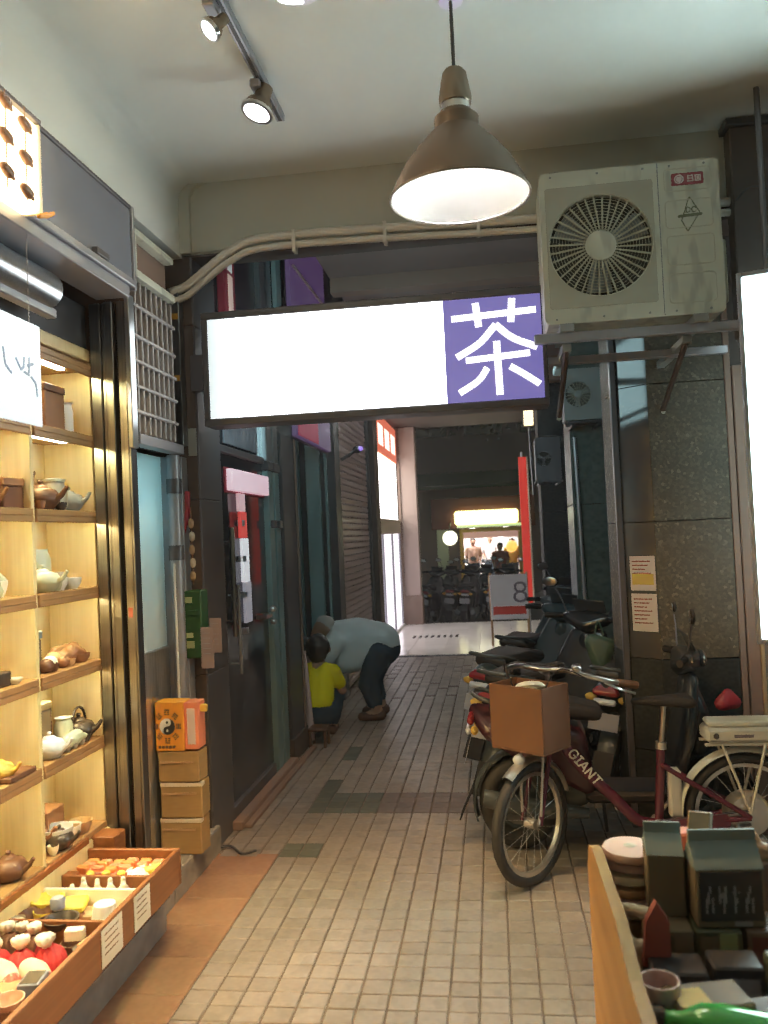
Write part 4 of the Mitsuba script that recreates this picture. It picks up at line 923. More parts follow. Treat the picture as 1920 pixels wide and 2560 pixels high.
for z0, z1, l, m in ((1.20, 1.375, 'upper pale notice with a yellow patch on the granite pillar', 1), (.995, 1.185, 'lower pinkish notice on the granite pillar', 0)):
    t = thing('notice', l, 'notice'); nt = lambda q: mv(q, (.665 + .009, 4.376 - .0075, 0), -38.5)
    part(t, 'sheet', nt(cb(.012, .150, -.0035, -.0005, z0, z1, .0005)), 'pink_paper')
    if m: part(t, 'yellow_patch', nt(bx(.022, .14, -.0045, -.0037, z0 + .03, z0 + .085)), 'amber')
    part(t, 'printed_lines', nt(cat([bx(.025, .125 - .015 * (q % 3), -.0045, -.0037, z1 - .03 - .02 * q, z1 - .024 - .02 * q) for q in range(4 if m else 7)])), 'dull_red')
bp = thing('brown_post', 'brown boarded post at the right edge behind the lightbox', 'post')
for i in range(3): part(bp, 'board', cb(1.205 + .14 * i, 1.34 + .14 * i, 4.26, 4.30, 0, 2.3, .004), 'brown_wall')
part(bp, 'batten', cb(1.262, 1.28, 4.245, 4.2595, 0, 1.9, .003), 'clay_tan')
dk = thing('dark_duct', 'dark brown boxed duct under the ceiling beside the big air conditioner', 'duct')
part(dk, 'box', cb(1.15, 1.34, 3.90, 3.998, 2.36, 3.32, .006), 'brown_dark')
part(dk, 'cap', cb(1.13, 1.36, 3.88, 3.999, 3.3205, 3.355, .004), 'dark_paint')
solo('loose_wire', tube(curve([(1.16, 3.89, 2.98), (1.22, 3.88, 3.03), (1.29, 3.87, 3.01), (1.345, 3.86, 2.93), (1.36, 3.85, 2.83)], 20), .004, 6), 'dark_paint', 'thin dark wire drooping across the dark duct', 'wire', smooth=60)
solo('hanging_wire', tube(curve([(1.19, 3.6, 1.10), (1.195, 3.6, .9), (1.20, 3.62, .70)], 12), .0035, 6), 'clay_tan', 'thin wire hanging below the white lightbox', 'wire', smooth=60)

def pillar(x0, x1, y, dep, label, m, joints=(0, .9, 1.7, 2.5, 3.295)):
    t = thing('stone_pillar', label, 'pillar')
    part(t, 'core', bx(x0 + .02, x1, y + .022, y + dep, 0, 3.299), 'brown_dark')
    for a, b in zip(joints[:-1], joints[1:]):
        part(t, 'slab', cb(x0 + .02, x1 - .09, y, y + .0215, a + .002, b - .002, .002), m)
        part(t, 'side_slab', cb(x0, x0 + .0195, y + .001, y + dep, a + .002, b - .002, .002), m)
    part(t, 'edge_strip', cb(x1 - .088, x1, y - .006, y + .021, 0, 3.295, .003), 'dark_steel')
    return t
scene['teal_stone'] = P(proc(lambda p, n, uv: mix((.055, .08, .075), (.11, .145, .13), fbm(p.x * 30, p.y * 30, p.z * 30, 3))), 0.3)
pillar(.60, 1.06, 6.3, .5, 'dark green stone pillar behind the granite one, with a small air conditioner on it', 'teal_stone')
pillar(.52, 1.0, 8.9, .5, 'third pillar along the walkway, nearly black', 'granite_dark')
part('stone_pillar', 'cable', cyl((.63, 6.27, 2.2), (.66, 6.27, .2), .014, 8), 'grey_metal')
aircon(.54, .845, 2.29, 2.655, 5.96, .28, 'small pale air conditioner on the dark green pillar', mats=('ac_grey', 'ac_grille', 'ac_dark'))
aircon(.43, .67, 1.99, 2.40, 8.0, .26, 'dark air conditioner hanging farther back on the right side', mats=('dark_steel', 'dark_steel', 'ac_dark'))
aircon(.66, .86, 1.47, 1.86, 9.6, .26, 'lowest and farthest of the small air conditioners on the right', mats=('dark_steel', 'dark_steel', 'ac_dark'))
for x, y, z in ((.69, 6.1, 2.27), (.55, 8.1, 1.97), (.76, 9.7, 1.45)):
    solo('small_bracket', cat(cb(x - .13, x + .13, y - .12, y - .09, z, z + .018, .002), cb(x - .13, x + .13, y + .06, y + .09, z, z + .018, .002), cb(x - .1, x - .08, y - .1, y + .25, z - .02, z - .001, .002), cb(x + .08, x + .1, y - .1, y + .25, z - .02, z - .001, .002)), 'dark_steel',
         {6.1: 'bracket under the small pale air conditioner', 8.1: 'bracket under the dark air conditioner farther back', 9.7: 'bracket under the lowest air conditioner'}[y], 'bracket')
sl = thing('small_lightbox', 'small warm lit box high up at the far end of the right side', 'sign')
part(sl, 'panel', cb(.385, .485, 9.0, 9.08, 2.65, 2.835, .004), 'lit', emit=(2.2, 1.75, .95)); part(sl, 'frame', cb(.375, .495, 9.081, 9.12, 2.64, 2.845, .003), 'dark_paint'); part(sl, 'pole', cyl((.44, 9.1, 2.64), (.46, 9.12, 1.9), .015, 8), 'dark_steel')
solo('side_wall', cat(bx(.9, 2.3, 9.4, 9.6, 0, 3.3), bx(1.6, 1.8, 4.9, 9.4, 0, 3.3)), 'brown_dark', 'dark wall closing the right side of the far walkway', 'wall')

# ================================================================ LEFT SIDE BEYOND THE BEAM
lp = thing('corner_pillar', 'dark brown pillar at the left where the walkway narrows', 'pillar')
part(lp, 'core', bx(-2.2, -1.462, 4.015, 4.30, 0, 2.999), 'brown_dark')
for a, b in ((0, .88), (.884, 1.76), (1.764, 2.64), (2.644, 2.995)):
    part(lp, 'facing', cb(-1.62, -1.455, 4.0, 4.0145, a, b, .003), 'brown_dark'); part(lp, 'side_facing', cb(-1.4615, -1.447, 4.002, 4.298, a, b, .003), 'dark_steel')
part(lp, 'steel_strip', cb(-1.56, -1.50, 3.935, 3.999, 2.03, 2.82, .004), 'bronze_steel')
part(lp, 'switch_plate', cb(-1.50, -1.455, 3.991, 3.9995, 1.98, 2.12, .003), 'ac_grey')
for z in (2.66, 2.35): part('corner_pillar', 'brass_clip', cb(-1.555, -1.505, 3.930, 3.9345, z, z + .03, .001), 'amber')
mb = thing('green_mail_box', 'dark green letter box hanging on the corner pillar', 'letter box')
part(mb, 'body', cb(-1.53, -1.43, 3.90, 3.999, .98, 1.31, .006), 'mail_green')
part(mb, 'label', cat(bx(-1.51, -1.475, 3.8985, 3.8998, 1.25, 1.28), bx(-1.51, -1.475, 3.8985, 3.8998, 1.08, 1.105), bx(-1.51, -1.47, 3.8985, 3.8998, 1.03, 1.065)), 'label_green')
part(mb, 'flap', cb(-1.525, -1.435, 3.892, 3.8975, 1.19, 1.215, .002), 'mail_green')
for x0, x1, z0, z1, y, l in ((-1.44, -1.375, .93, 1.13, 3.90, 'front'), (-1.405, -1.345, 1.00, 1.17, 3.935, 'rear')):
    t = solo('paper_slip', cb(x0, x1, y, y + .004, z0, z1, .0008), 'slip_grey', 'grey paper slip pinned beside the green letter box, the %s one of two' % l, 'paper')
    part(t, 'line', cat([bx(x0 + .01, x1 - .015, y - .0008, y - .0001, z1 - .03 - .025 * q, z1 - .026 - .025 * q) for q in range(5)]), 'label_grey')
rb = thing('red_ribbon', 'crimson ribbon hanging beside the steel door above the letter box', 'ribbon')
part(rb, 'tail', mv(tube(curve([(-1.50, 3.95, 1.80), (-1.505, 3.94, 1.68), (-1.525, 3.92, 1.58)], 14), [.022] * 13 if False else .018, 8), (0, 0, 0)), 'deep_red', smooth=60)
part(rb, 'tag', mv(cb(-.03, .03, -.003, .003, -.06, .06, .002), (-1.545, 3.90, 1.52), 20, 0, 12), 'clay_brown')
part(rb, 'edge', tube([(-1.56, 3.895, 1.60), (-1.525, 3.895, 1.63)], .006, 6), 'red')
gs = thing('charm_string', 'string of pale beads hanging down to the green letter box', 'hanging ornament')
part(gs, 'cord', cyl((-1.475, 3.93, 1.72), (-1.475, 3.93, 1.34), .003, 6), 'clay_brown')
for i in range(5): part(gs, 'bead', ball((-1.475 + .003 * (i % 2), 3.925, 1.64 - .065 * i), .019, (.8, .8, 1.35), 1), ('clay_tan', 'beige_paper')[i % 2], smooth=60)

# first far shop: dark glass door with steel frames
sd = thing('glass_shop_door', 'dark glass shop door with a long steel handle, first beyond the corner pillar', 'door')
part(sd, 'glass', bx(-1.50, -1.49, 4.31, 5.30, .10, 2.04), 'dark_glass')
part(sd, 'top_glass', bx(-1.50, -1.49, 4.31, 5.30, 2.08, 4.2), 'dark_glass')
part(sd, 'frame', cat(cb(-1.52, -1.455, 4.305, 4.36, 0.0, 4.2, .004), cb(-1.52, -1.46, 4.3605, 5.25, 2.04, 2.08, .004), cb(-1.52, -1.46, 4.3605, 5.25, .0, .10, .004)), 'dark_steel')
part(sd, 'handle', cat(cyl((-1.43, 4.42, 1.02), (-1.43, 4.42, 1.62), .014, 10), cyl((-1.49, 4.42, 1.1), (-1.43, 4.42, 1.1), .008, 6), cyl((-1.49, 4.42, 1.54), (-1.43, 4.42, 1.54), .008, 6)), 'chrome', smooth=40)
part(sd, 'lower_handle', cat(cyl((-1.43, 4.50, .80), (-1.43, 4.50, 1.30), .010, 10), cyl((-1.49, 4.50, .86), (-1.43, 4.50, .86), .006, 6), cyl((-1.49, 4.50, 1.24), (-1.43, 4.50, 1.24), .006, 6)), 'grey_metal', smooth=40)
part(sd, 'hinge', cat([cb(-1.489, -1.45, 4.70, 4.74, z, z + .035, .003) for z in (1.63, 1.42, 1.21, 1.0)]), 'grey_metal')
part(sd, 'lock', cat(cb(-1.489, -1.42, 5.02, 5.16, 1.05, 1.075, .003), ball((-1.415, 5.15, 1.10), .022), ball((-1.415, 5.15, 1.02), .02)), 'chrome')
part(sd, 'indicator', ball((-1.478, 4.62, 1.05), .012, sub=1), 'red', emit=(1.2, .05, .08))
bl = thing('blind', 'grey-blue ribbed blind in the upper window over the glass shop door', 'blind')
for i in range(8): part(bl, 'slat', cb(-1.489, -1.478, 4.50 + .085 * i, 4.58 + .085 * i, 2.10, 2.62, .003), 'fascia_paint')
pk = thing('pink_sign', 'lit pink sign board projecting over the glass shop door', 'sign')
part(pk, 'panel', cb(-1.475, -1.44, 4.50, 5.27, 1.83, 1.955, .004), 'lit', emit=(.62, .36, .44)); part(pk, 'edge', cb(-1.489, -1.4755, 4.49, 5.28, 1.82, 1.965, .003), 'deep_red')
vb = thing('vertical_banner', 'narrow glowing strip standing in for a red and white reflection on the glass door', 'banner')  # emissive sections stand in for a reflection in the door glass
for n, (z0, z1, m, e) in enumerate(((1.715, 1.822, 'pink_paper', (.42, .24, .28)), (1.56, 1.713, 'red', (.42, .06, .05)), (1.30, 1.558, 'white_paint', (.52, .52, .58)), (1.06, 1.298, 'label_grey', (.20, .20, .24)))):
    part(vb, 'section', cb(-1.475, -1.455, 4.66 + .02 * n, 4.78 + .02 * n, z0, z1, .003), m, emit=e)
tl = thing('fluorescent_tube', 'slim warm tube light behind the upper glass of the first dark shop', 'lamp')
part(tl, 'tube', cyl((-1.47, 4.62, 2.30), (-1.47, 4.90, 2.25), .012, 8), 'lit', emit=(.9, .55, .4)); part(tl, 'cap', cyl((-1.47, 4.90, 2.25), (-1.47, 4.93, 2.245), .013, 8), 'white_paint')
for y0, y1, z0, z1, l in ((5.30, 5.42, 0, 4.2, 'pale teal door post left of the pair beyond the glass shop door'), (5.46, 5.58, 0, 4.2, 'pale teal door post right of the pair beyond the glass shop door')):
    t = thing('door_post', l, 'post')
    part(t, 'post', cb(-1.50, -1.452, y0, y1, z0, 2.0, .006), 'teal_metal'); part(t, 'upper_post', cb(-1.50, -1.452, y0, y1, 2.06, z1, .006), 'blue_steel'); part(t, 'collar', cb(-1.50, -1.445, y0 - .01, y1 + .01, 2.0, 2.06, .004), 'dark_paint'); part(t, 'latch', cb(-1.4515, -1.43, y0 + .02, y1 - .02, 1.62, 1.67, .003), 'dark_steel')
dp = thing('dark_post', 'broad black post between the glass shop and the recess with the person in yellow', 'post')
part(dp, 'shaft', cb(-1.62, -1.44, 5.62, 6.02, 0, 2.29, .008), 'dark_paint'); part(dp, 'base', cb(-1.64, -1.425, 5.60, 6.04, 0, .16, .006), 'brown_dark'); part(dp, 'edge', cb(-1.4395, -1.428, 5.98, 6.015, .16, 2.28, .003), 'brown_wall')
sk = solo('door_sill', cat(cb(-1.46, -1.40, 4.31, 5.60, 0.0, .045, .006), cb(-1.40, -1.36, 4.35, 6.0, 0.0, .02, .004)), 'brown_wall', 'worn reddish door sill along the first dark shop', 'sill')
solo('floor_wire', tube(curve([(-1.44, 4.03, .02), (-1.38, 4.06, .012), (-1.30, 3.98, .008), (-1.24, 4.02, .008)], 20), .006, 6), 'dark_paint', 'black wire lying on the floor at the foot of the corner pillar', 'wire', smooth=60)
# upper signs seen above the tea sign
ub = thing('purple_sign', 'dim purple lit sign high on the left beyond the tea sign', 'sign')
part(ub, 'panel', cb(-1.435, -1.40, 5.95, 7.25, 2.30, 4.12, .004), 'lit_dark', emit=(.06, .028, .09)); part(ub, 'red_patch', cb(-1.3995, -1.392, 6.0, 6.70, 2.31, 2.50, .003), 'deep_red', emit=(.18, .03, .06)); part(ub, 'case', cb(-1.439, -1.4355, 5.93, 7.28, 2.28, 4.14, .001), 'dark_paint')
part(ub, 'slanting_trim', tube([(-1.385, 6.0, 3.58), (-1.385, 7.1, 3.58)], .012, 8), 'pink_paper')
us = thing('narrow_red_sign', 'narrow vertical sign with pale blocks above the left end of the tea sign', 'sign')
part(us, 'panel', cb(-1.485, -1.44, 4.50, 4.70, 2.80, 3.32, .004), 'deep_red'); 
for n, (a, b) in enumerate(((3.10, 3.20), (2.86, 3.08))): part(us, 'pale_block', cb(-1.4395, -1.434, 4.56, 4.64, a, b, .002), ('white_paint', 'pink_cream')[n], emit=((.20, .18, .2), (.24, .15, .15))[n])
solo('pale_upper_post', cb(-1.46, -1.425, 5.63, 5.76, 2.9, 4.2, .004), 'teal_pale', 'pale grey post high up behind the tea sign', 'post')

# recess and teal frames facing the viewer
solo('recess_wall', cat(bx(-1.56, -1.50, 4.31, 10.4, 3.30, 4.3), bx(-1.95, -1.85, 6.02, 7.9, 0, 3.29), bx(-1.85, -1.46, 7.72, 7.9, 0, 3.29), bx(-2.3, -1.52, 4.31, 6.02, 3.0, 3.29), bx(-2.4, -2.3, 4.3, 6.02, 0, 3.29)), 'dark_paint', 'black wall of the recess behind the two people', 'wall')
for x0, x1, m, l in ((-1.845, -1.80, 'teal_metal', 'left teal door post in the recess behind the people'), (-1.735, -1.60, 'teal_pale', 'broad pale teal door leaf in the recess behind the people'), (-1.555, -1.535, 'teal_pale', 'thin teal strip in the recess left of the roller shutter')):
    t = thing('teal_door_part', l, 'door'); part(t, 'leaf', cb(x0, x1, 7.66, 7.715, .02, 2.9, .006), m); part(t, 'foot', cb(x0 - .004, x1 + .004, 7.65, 7.719, 0, .06, .003), 'dark_steel')
sq = thing('wall_pipe', 'white bent pipe on the wall of the recess', 'pipe')
part(sq, 'tube', tube([(-1.80, 6.9, .95), (-1.80, 6.9, 1.32), (-1.80, 7.05, 1.36)], .018, 8), 'grey_metal', smooth=60); part(sq, 'clip', cb(-1.849, -1.78, 6.88, 6.92, 1.1, 1.13, .003), 'dark_steel')
# roller shutter with real slats
rsu = thing('metal_shutter', 'closed pinkish grey roller shutter on the left wall beyond the people', 'shutter')
part(rsu, 'backing', bx(-1.56, -1.52, 7.92, 10.0, 0, 3.29), 'dark_paint')
for i in range(48):
    part(rsu, 'slat', cb(-1.519, -1.492, 8.0, 9.92, .03 + .066 * i, .03 + .066 * i + .060, .010), 'shutter_paint')
part(rsu, 'guide', cb(-1.53, -1.46, 7.905, 7.998, 0, 3.29, .005), 'dark_paint'); part(rsu, 'guide', cb(-1.53, -1.46, 9.922, 10.02, 0, 3.29, .005), 'dark_paint')
cm = thing('wall_lamp', 'small black wall lamp with a violet lens beside the roller shutter', 'lamp')
part(cm, 'arm', tube([(-1.49, 8.25, 2.32), (-1.40, 8.22, 2.36), (-1.34, 8.2, 2.40)], .018, 8), 'dark_paint', smooth=60); part(cm, 'head', ball((-1.31, 8.19, 2.41), .05, (1, .8, .8)), 'dark_paint', smooth=60); part(cm, 'lens', ball((-1.275, 8.17, 2.415), .026), 'lit_dark', emit=(.35, .2, .9))
dpo = thing('dark_corner_post', 'black corner post at the end of the roller shutter', 'post')
part(dpo, 'shaft', cb(-1.60, -1.40, 10.03, 10.36, 0, 3.29, .008), 'brown_dark'); part(dpo, 'base', cb(-1.61, -1.385, 10.02, 10.375, 0, .14, .004), 'dark_paint')
# lit shop at the far left end
ls = thing('lit_shop_front', 'brightly lit white shop front at the far left end of the walkway', 'shop front')
part(ls, 'lower_panel', bx(-1.62, -1.58, 10.6, 13.85, .05, 1.55), 'lit', emit=np.array([1.0, .90, 1.0]) * L_SHOP * .32)
part(ls, 'upper_panel', bx(-1.62, -1.58, 10.6, 13.85, 1.78, 2.72), 'lit', emit=np.array([1.0, .95, .90]) * L_SHOP)
part(ls, 'sign_band', cb(-1.62, -1.56, 10.6, 13.85, 2.725, 3.30, .004), 'orange_red', emit=(.75, .16, .10))
part(ls, 'sign_patch', cat([bx(-1.5595, -1.552, 10.9 + .75 * i, 11.4 + .75 * i, 2.85, 3.15) for i in range(4)]), 'lit', emit=(2.2, 1.6, 1.3))
part(ls, 'transom', cb(-1.62, -1.54, 10.6, 13.85, 1.555, 1.775, .004), 'beige_paper')
for y in (10.64, 11.7, 12.8, 13.80): part(ls, 'mullion', cb(-1.579, -1.55, y - .03, y + .03, .05, 1.55, .004), 'label_grey')
part(ls, 'base', cb(-1.64, -1.54, 10.6, 13.85, 0.013, .0495, .003), 'white_paint')
bpo = thing('brown_column', 'tall pale brown column beside the lit white shop front', 'pillar')
part(bpo, 'shaft', cb(-1.55, -1.25, 13.92, 14.18, 0, 3.345, .01), 'column_brown'); part(bpo, 'base', cb(-1.57, -1.23, 13.90, 14.19, 0.0, .5, .006), 'brown_wall'); part(bpo, 'trim', cb(-1.565, -1.52, 13.885, 13.9195, .5, 3.34, .004), 'brown_wall')
t = thing('ceiling_tube_light', 'added unseen white tube light brightening the polished floor at the far end', 'lamp')  # unseen tube added to brighten the end floor and the board sign
part(t, 'tube', tube([(-1.2, 10.0, 3.24), (.9, 10.0, 3.24)], .02, 8), 'lit', emit=np.array([1.0, .93, .88]) * 34); part(t, 'tray', cb(-1.25, .95, 9.95, 10.05, 3.265, 3.299, .004), 'white_paint')

t = thing('ceiling_tube_light', 'added cool white tube light above the two people, hidden behind the tea sign', 'lamp')  # unseen tube added to brighten the pale shirt and the floor below
for y in (7.0, 8.0): part(t, 'rod', cyl((-.95, y, 3.23), (-.95, y, 3.31), .008, 6), 'dark_steel')
part(t, 'tube', tube([(-.93, 6.9, 3.17), (-.93, 8.1, 3.17)], .016, 8), 'lit', emit=np.array([.80, 1.0, 1.0]) * 280); part(t, 'tray', cb(-1.0, -.90, 6.85, 8.15, 3.195, 3.23, .004), 'white_paint')
# ================================================================ TWO WHEELERS
def torus(R, r, n=40, m=10):
    a = np.arange(n) * 2 * math.pi / n
    return tube(np.stack([R * np.cos(a), 0 * a, R * np.sin(a)], 1), r, m, closed=True)
def wheel_parts(R, tr, spokes, hub=.022, hubw=.05, rim=.010):
    """meshes of a wheel in the xz plane about the origin"""
    Ri = R - 2 * tr - rim * .4
    sp = []
    for i in range(spokes):
        a = 2 * math.pi * i / spokes; b = a + (.35 if i % 2 else -.35); s = hubw * .45 * (1 if (i // 2) % 2 else -1)
        sp.append(cyl((hub * math.cos(b), s, hub * math.sin(b)), (Ri * math.cos(a), 0, Ri * math.sin(a)), .0014, 5))
    rp = [(Ri - rim, -.010), (Ri + rim * .7, -.013), (Ri + rim * .7, .013), (Ri - rim, .010)]
    rm = trimesh.creation.revolve(rp + [rp[0]], sections=40); rm.apply_transform(trimesh.transformations.rotation_matrix(math.pi / 2, (1, 0, 0)))
    return dict(tyre=torus(R - tr, tr), rim=rm, spokes=cat(sp), hub=cyl((0, -hubw / 2, 0), (0, hubw / 2, 0), hub, 14))
def W(m, M4): m = m.copy(); m.apply_transform(M4); return m
def frame4(o, h):
    """local x along h (in plan), y to its left, z up"""
    h = np.array(h, float); h /= np.linalg.norm(h)
    return np.array([[h[0], -h[1], 0, o[0]], [h[1], h[0], 0, o[1]], [0, 0, 1, o[2]], [0, 0, 0, 1.0]])

# --- electric bicycle
eb = thing('electric_bicycle', 'maroon step-through electric bicycle with a brown box basket and white rear battery', 'bicycle')
Rr, Hd = np.array([1.03, 3.80, 0]), np.array([.195, 3.79, 0])
FB = frame4(Rr, Hd - Rr); SD = np.array([-.62, -.785]); FS = frame4(Hd, SD)
LB = np.linalg.norm(Hd - Rr)
WR = .262
w = wheel_parts(WR, .023, 20)
fw = part(eb, 'front_wheel', W(mv(w['tyre'], (.15, 0, WR)), FS), 'tyre', smooth=40)
for n, mt in (('rim', 'bike_silver'), ('spokes', 'chrome'), ('hub', 'bike_silver')): part(fw, n, W(mv(w[n], (.15, 0, WR)), FS), mt, smooth=40)
rw = part(eb, 'rear_wheel', W(mv(w['tyre'], (0, 0, WR)), FB), 'tyre', smooth=40)
for n, mt in (('rim', 'bike_silver'), ('spokes', 'chrome')): part(rw, n, W(mv(w[n], (0, 0, WR)), FB), mt, smooth=40)
mh = trimesh.creation.revolve([(0, -.05), (.085, -.045), (.098, -.02), (.098, .02), (.085, .045), (.03, .055), (0, .055)], sections=32); mh.apply_transform(trimesh.transformations.rotation_matrix(math.pi / 2, (1, 0, 0)))
part(rw, 'motor_hub', W(mv(mh, (0, 0, WR)), FB), 'bike_silver', smooth=40)
def fender(R, a0, a1, wd, M4, c):
    a = np.linspace(math.radians(a0), math.radians(a1), 30); v, f = [], []
    for t in a:
        for s, d in ((-1, -.012), (-.7, 0.0), (0, .006), (.7, 0), (1, -.012)): v.append((c[0] + (R + d) * math.cos(t), s * wd, c[2] + (R + d) * math.sin(t)))
    for i in range(len(a) - 1):
        for j in range(4): q = i * 5 + j; f += [[q, q + 1, q + 6], [q, q + 6, q + 5]]
    m = trimesh.Trimesh(np.array(v), f, process=False)
    inner = m.copy(); cc = np.array([c[0], 0, c[2]]); inner.vertices = cc + (np.array(m.vertices) - cc) * [.99, 1, .99]; inner.faces = inner.faces[:, ::-1]
    return W(cat(m, inner), M4)
part(eb, 'rear_fender', fender(WR + .024, -25, 175, .030, FB, (0, 0, WR)), 'bike_white', smooth=50)
part(eb, 'front_fender', fender(WR + .020, 55, 165, .028, FS, (.15, 0, WR)), 'bike_silver', smooth=50)
lw = lambda pts, r, n=12: W(tube(curve(pts, 30) if len(pts) > 2 else pts, r, n), FB)
part(eb, 'down_tube', lw([(LB - .015, 0, .70), (LB - .10, 0, .52), (LB - .27, 0, .34), (.46, 0, .235), (.36, 0, .215)], .024), 'bike_maroon', smooth=50)
part(eb, 'seat_tube', lw([(.37, 0, .21), (.345, 0, .56)], .019), 'bike_maroon', smooth=50)
part(eb, 'chain_stay', cat(lw([(.37, .02, .215), (0, .065, WR)], .011), lw([(.37, -.02, .215), (0, -.065, WR)], .011)), 'bike_maroon', smooth=50)
part(eb, 'seat_stay', cat(lw([(.352, .02, .48), (0, .067, WR)], .011), lw([(.352, -.02, .48), (0, -.067, WR)], .011)), 'bike_maroon', smooth=50)
part(eb, 'head_tube', lw([(LB - .004, 0, .60), (LB - .03, 0, .76)], .022), 'bike_maroon', smooth=50)
part(eb, 'bottom_bracket', lw([(.37, -.05, .215), (.37, .05, .215)], .03), 'bike_silver', smooth=50)
part(eb, 'seat_post', lw([(.344, 0, .561), (.325, 0, .74)], .013), 'chrome', smooth=50)
part(eb, 'seat_clamp', lw([(.3455, 0, .545), (.343, 0, .575)], .024), 'bike_silver', smooth=50)
part(eb, 'saddle', W(soft([hullman([(.22, .06, .755, .022), (.22, -.06, .755, .022), (.32, .02, .76, .02), (.45, 0, .755, .014)])], .02, 6), FB), 'black_plastic', smooth=True)
part(eb, 'controller_box', W(cb(.27, .325, -.03, .03, .25, .46, .01), FB), 'battery_white')
cgp = cat(W(ext(LineString([(.37, .215), (.02, .262)]).buffer(.045), .012, 'xz-'), FB))
part(eb, 'chain_guard', W(mv(ext(LineString([(.37, .215), (.12, .245)]).buffer(.038), .010, 'xz-'), (0, .062, 0)), FB), 'bike_maroon')
part(eb, 'crank', W(cat(tube([(.37, .075, .215), (.45, .085, .12)], .009, 8), tube([(.37, -.075, .215), (.29, -.085, .31)], .009, 8)), FB), 'chrome')
part(eb, 'pedal', W(cb(.41, .49, .09, .17, .105, .128, .005), FB), 'black_plastic'); part(eb, 'pedal', W(cb(.25, .33, -.17, -.09, .30, .323, .005), FB), 'black_plastic')
part(eb, 'reflector', W(mv(ball((0, 0, 0), .045, (1, .3, .55)), (-.02, .075, .16)), FB), 'label_grey', smooth=60)
part(eb, 'kickstand', W(tube([(.06, .07, .24), (.02, .16, .012)], .008, 8), FB), 'chrome')
part(eb, 'rack', W(cat([tube([(x, s * .055, .575), (0, s * .07, WR + .02)], .0065, 6) for x in (.10, -.08) for s in (-1, 1)] + [cb(-.22, .17, s * .05 - .006, s * .05 + .006, .566, .578, .002) for s in (-1, 1)]), FB), 'bike_white')
bt = part(eb, 'battery', W(cb(-.26, .165, -.068, .068, .580, .645, .014), FB), 'battery_white')
part(bt, 'top_rail', W(cb(-.26, .15, -.058, .058, .6455, .672, .008), FB), 'bike_white'); part(bt, 'lock', W(mv(lathe2(.125, .612, 0, .012, .004), (0, 0, 0)), FB @ np.array([[1, 0, 0, 0], [0, -1, 0, .0], [0, 0, 1, 0], [0, 0, 0, 1.0]]) @ np.array([[1, 0, 0, 0], [0, 1, 0, -.0715], [0, 0, 1, 0], [0, 0, 0, 1.0]])), 'dark_paint'); part(bt, 'mark', W(cb(-.03, .05, .0682, .0695, .604, .617, .0003), FB), 'text_grey')
# lettering down the frame tube, on its camera side
let = meshkit.text_mesh('GIANT', .042, .0012, True); let.apply_translation((-let.bounds[1][0] / 2, -.021, 0))
p0, p1 = np.array([LB - .055, 0, .60]), np.array([LB - .255, 0, .355])
dv = (p1 - p0) / np.linalg.norm(p1 - p0); up = np.cross(dv, [0, -1.0, 0]) * -1
Mt = np.eye(4); Mt[:3, 0] = dv; Mt[:3, 1] = np.cross([0, 1.0, 0], dv); Mt[:3, 2] = [0, 1.0, 0]; Mt[:3, 3] = (p0 + p1) / 2 + [0, .0238, 0]
part(eb, 'lettering', W(W(let, Mt), FB), 'bike_white')
fs = lambda pts, r, n=12: W(tube(curve(pts, 24) if len(pts) > 2 else pts, r, n), FS)
part(eb, 'fork', cat(fs([(.01, 0, .60), (.045, 0, .555)], .018), fs([(.045, .04, .55), (.15, .048, WR)], .010), fs([(.045, -.04, .55), (.15, -.048, WR)], .010), fs([(.045, -.045, .55), (.045, .045, .55)], .012)), 'bike_maroon', smooth=50)
part(eb, 'brake_caliper', cat(W(cb(.06, .085, -.03, .03, .535, .565, .006), FS), fs([(.12, .035, .30), (.17, .05, .27)], .008)), 'bike_silver')
part(eb, 'stem', fs([(-.012, 0, .76), (-.03, 0, .87), (.02, 0, .905)], .014), 'chrome', smooth=50)
bar = part(eb, 'handlebar', fs([(-.17, -.30, .845), (-.06, -.26, .875), (.015, -.12, .915), (.02, 0, .91), (.015, .12, .915), (-.06, .26, .875), (-.17, .30, .845)], .012), 'chrome', smooth=50)
for s in (-1, 1):
    part(eb, 'grip', fs([(-.13, s * .287, .854), (-.235, s * .32, .83)], .017), 'black_plastic' if s < 0 else 'clay_brown', smooth=50)
    part(eb, 'brake_lever', fs([(-.07, s * .262, .862), (-.12, s * .30, .83), (-.20, s * .33, .80)], .006, 7), 'chrome', smooth=50)
for q, (a_, b_) in enumerate((((-.02, -.24, .87), (.05, -.03, .57)), ((-.02, .24, .87), (.03, .03, .60)))): part(eb, 'brake_cable', fs([a_, (.09, a_[1] * .6, .93), (.12, a_[1] * .3, .80), b_], .003, 6), 'black_plastic', smooth=60)
part(eb, 'chain', lw([(.37, .058, .25), (.0, .058, WR + .03)], .005, 6), 'dark_steel'); part(eb, 'chain', lw([(.37, .058, .18), (.0, .058, WR - .03)], .005, 6), 'dark_steel')
part(eb, 'bell', W(ball((.0, .17, .925), .024, (1, 1, .8)), FS), 'chrome', smooth=60)
part(eb, 'display', W(cb(-.02, .03, .05, .10, .925, .945, .005), FS), 'black_plastic')
b0, b1, bw, z0, z1 = .02, .225, .138, .585, .865
bs = part(eb, 'basket', W(cat(cb(b0, b1, -bw, bw, z0, z0 + .008, .002), cb(b1 - .008, b1, -bw, bw, z0 + .0085, z1, .002), cb(b0, b0 + .008, -bw, bw, z0 + .0085, z1 - .004, .002), cb(b0 + .0085, b1 - .0085, bw - .008, bw, z0 + .0085, z1, .002), cb(b0 + .0085, b1 - .0085, -bw, -bw + .008, z0 + .0085, z1, .002)), FS), 'basket_card')
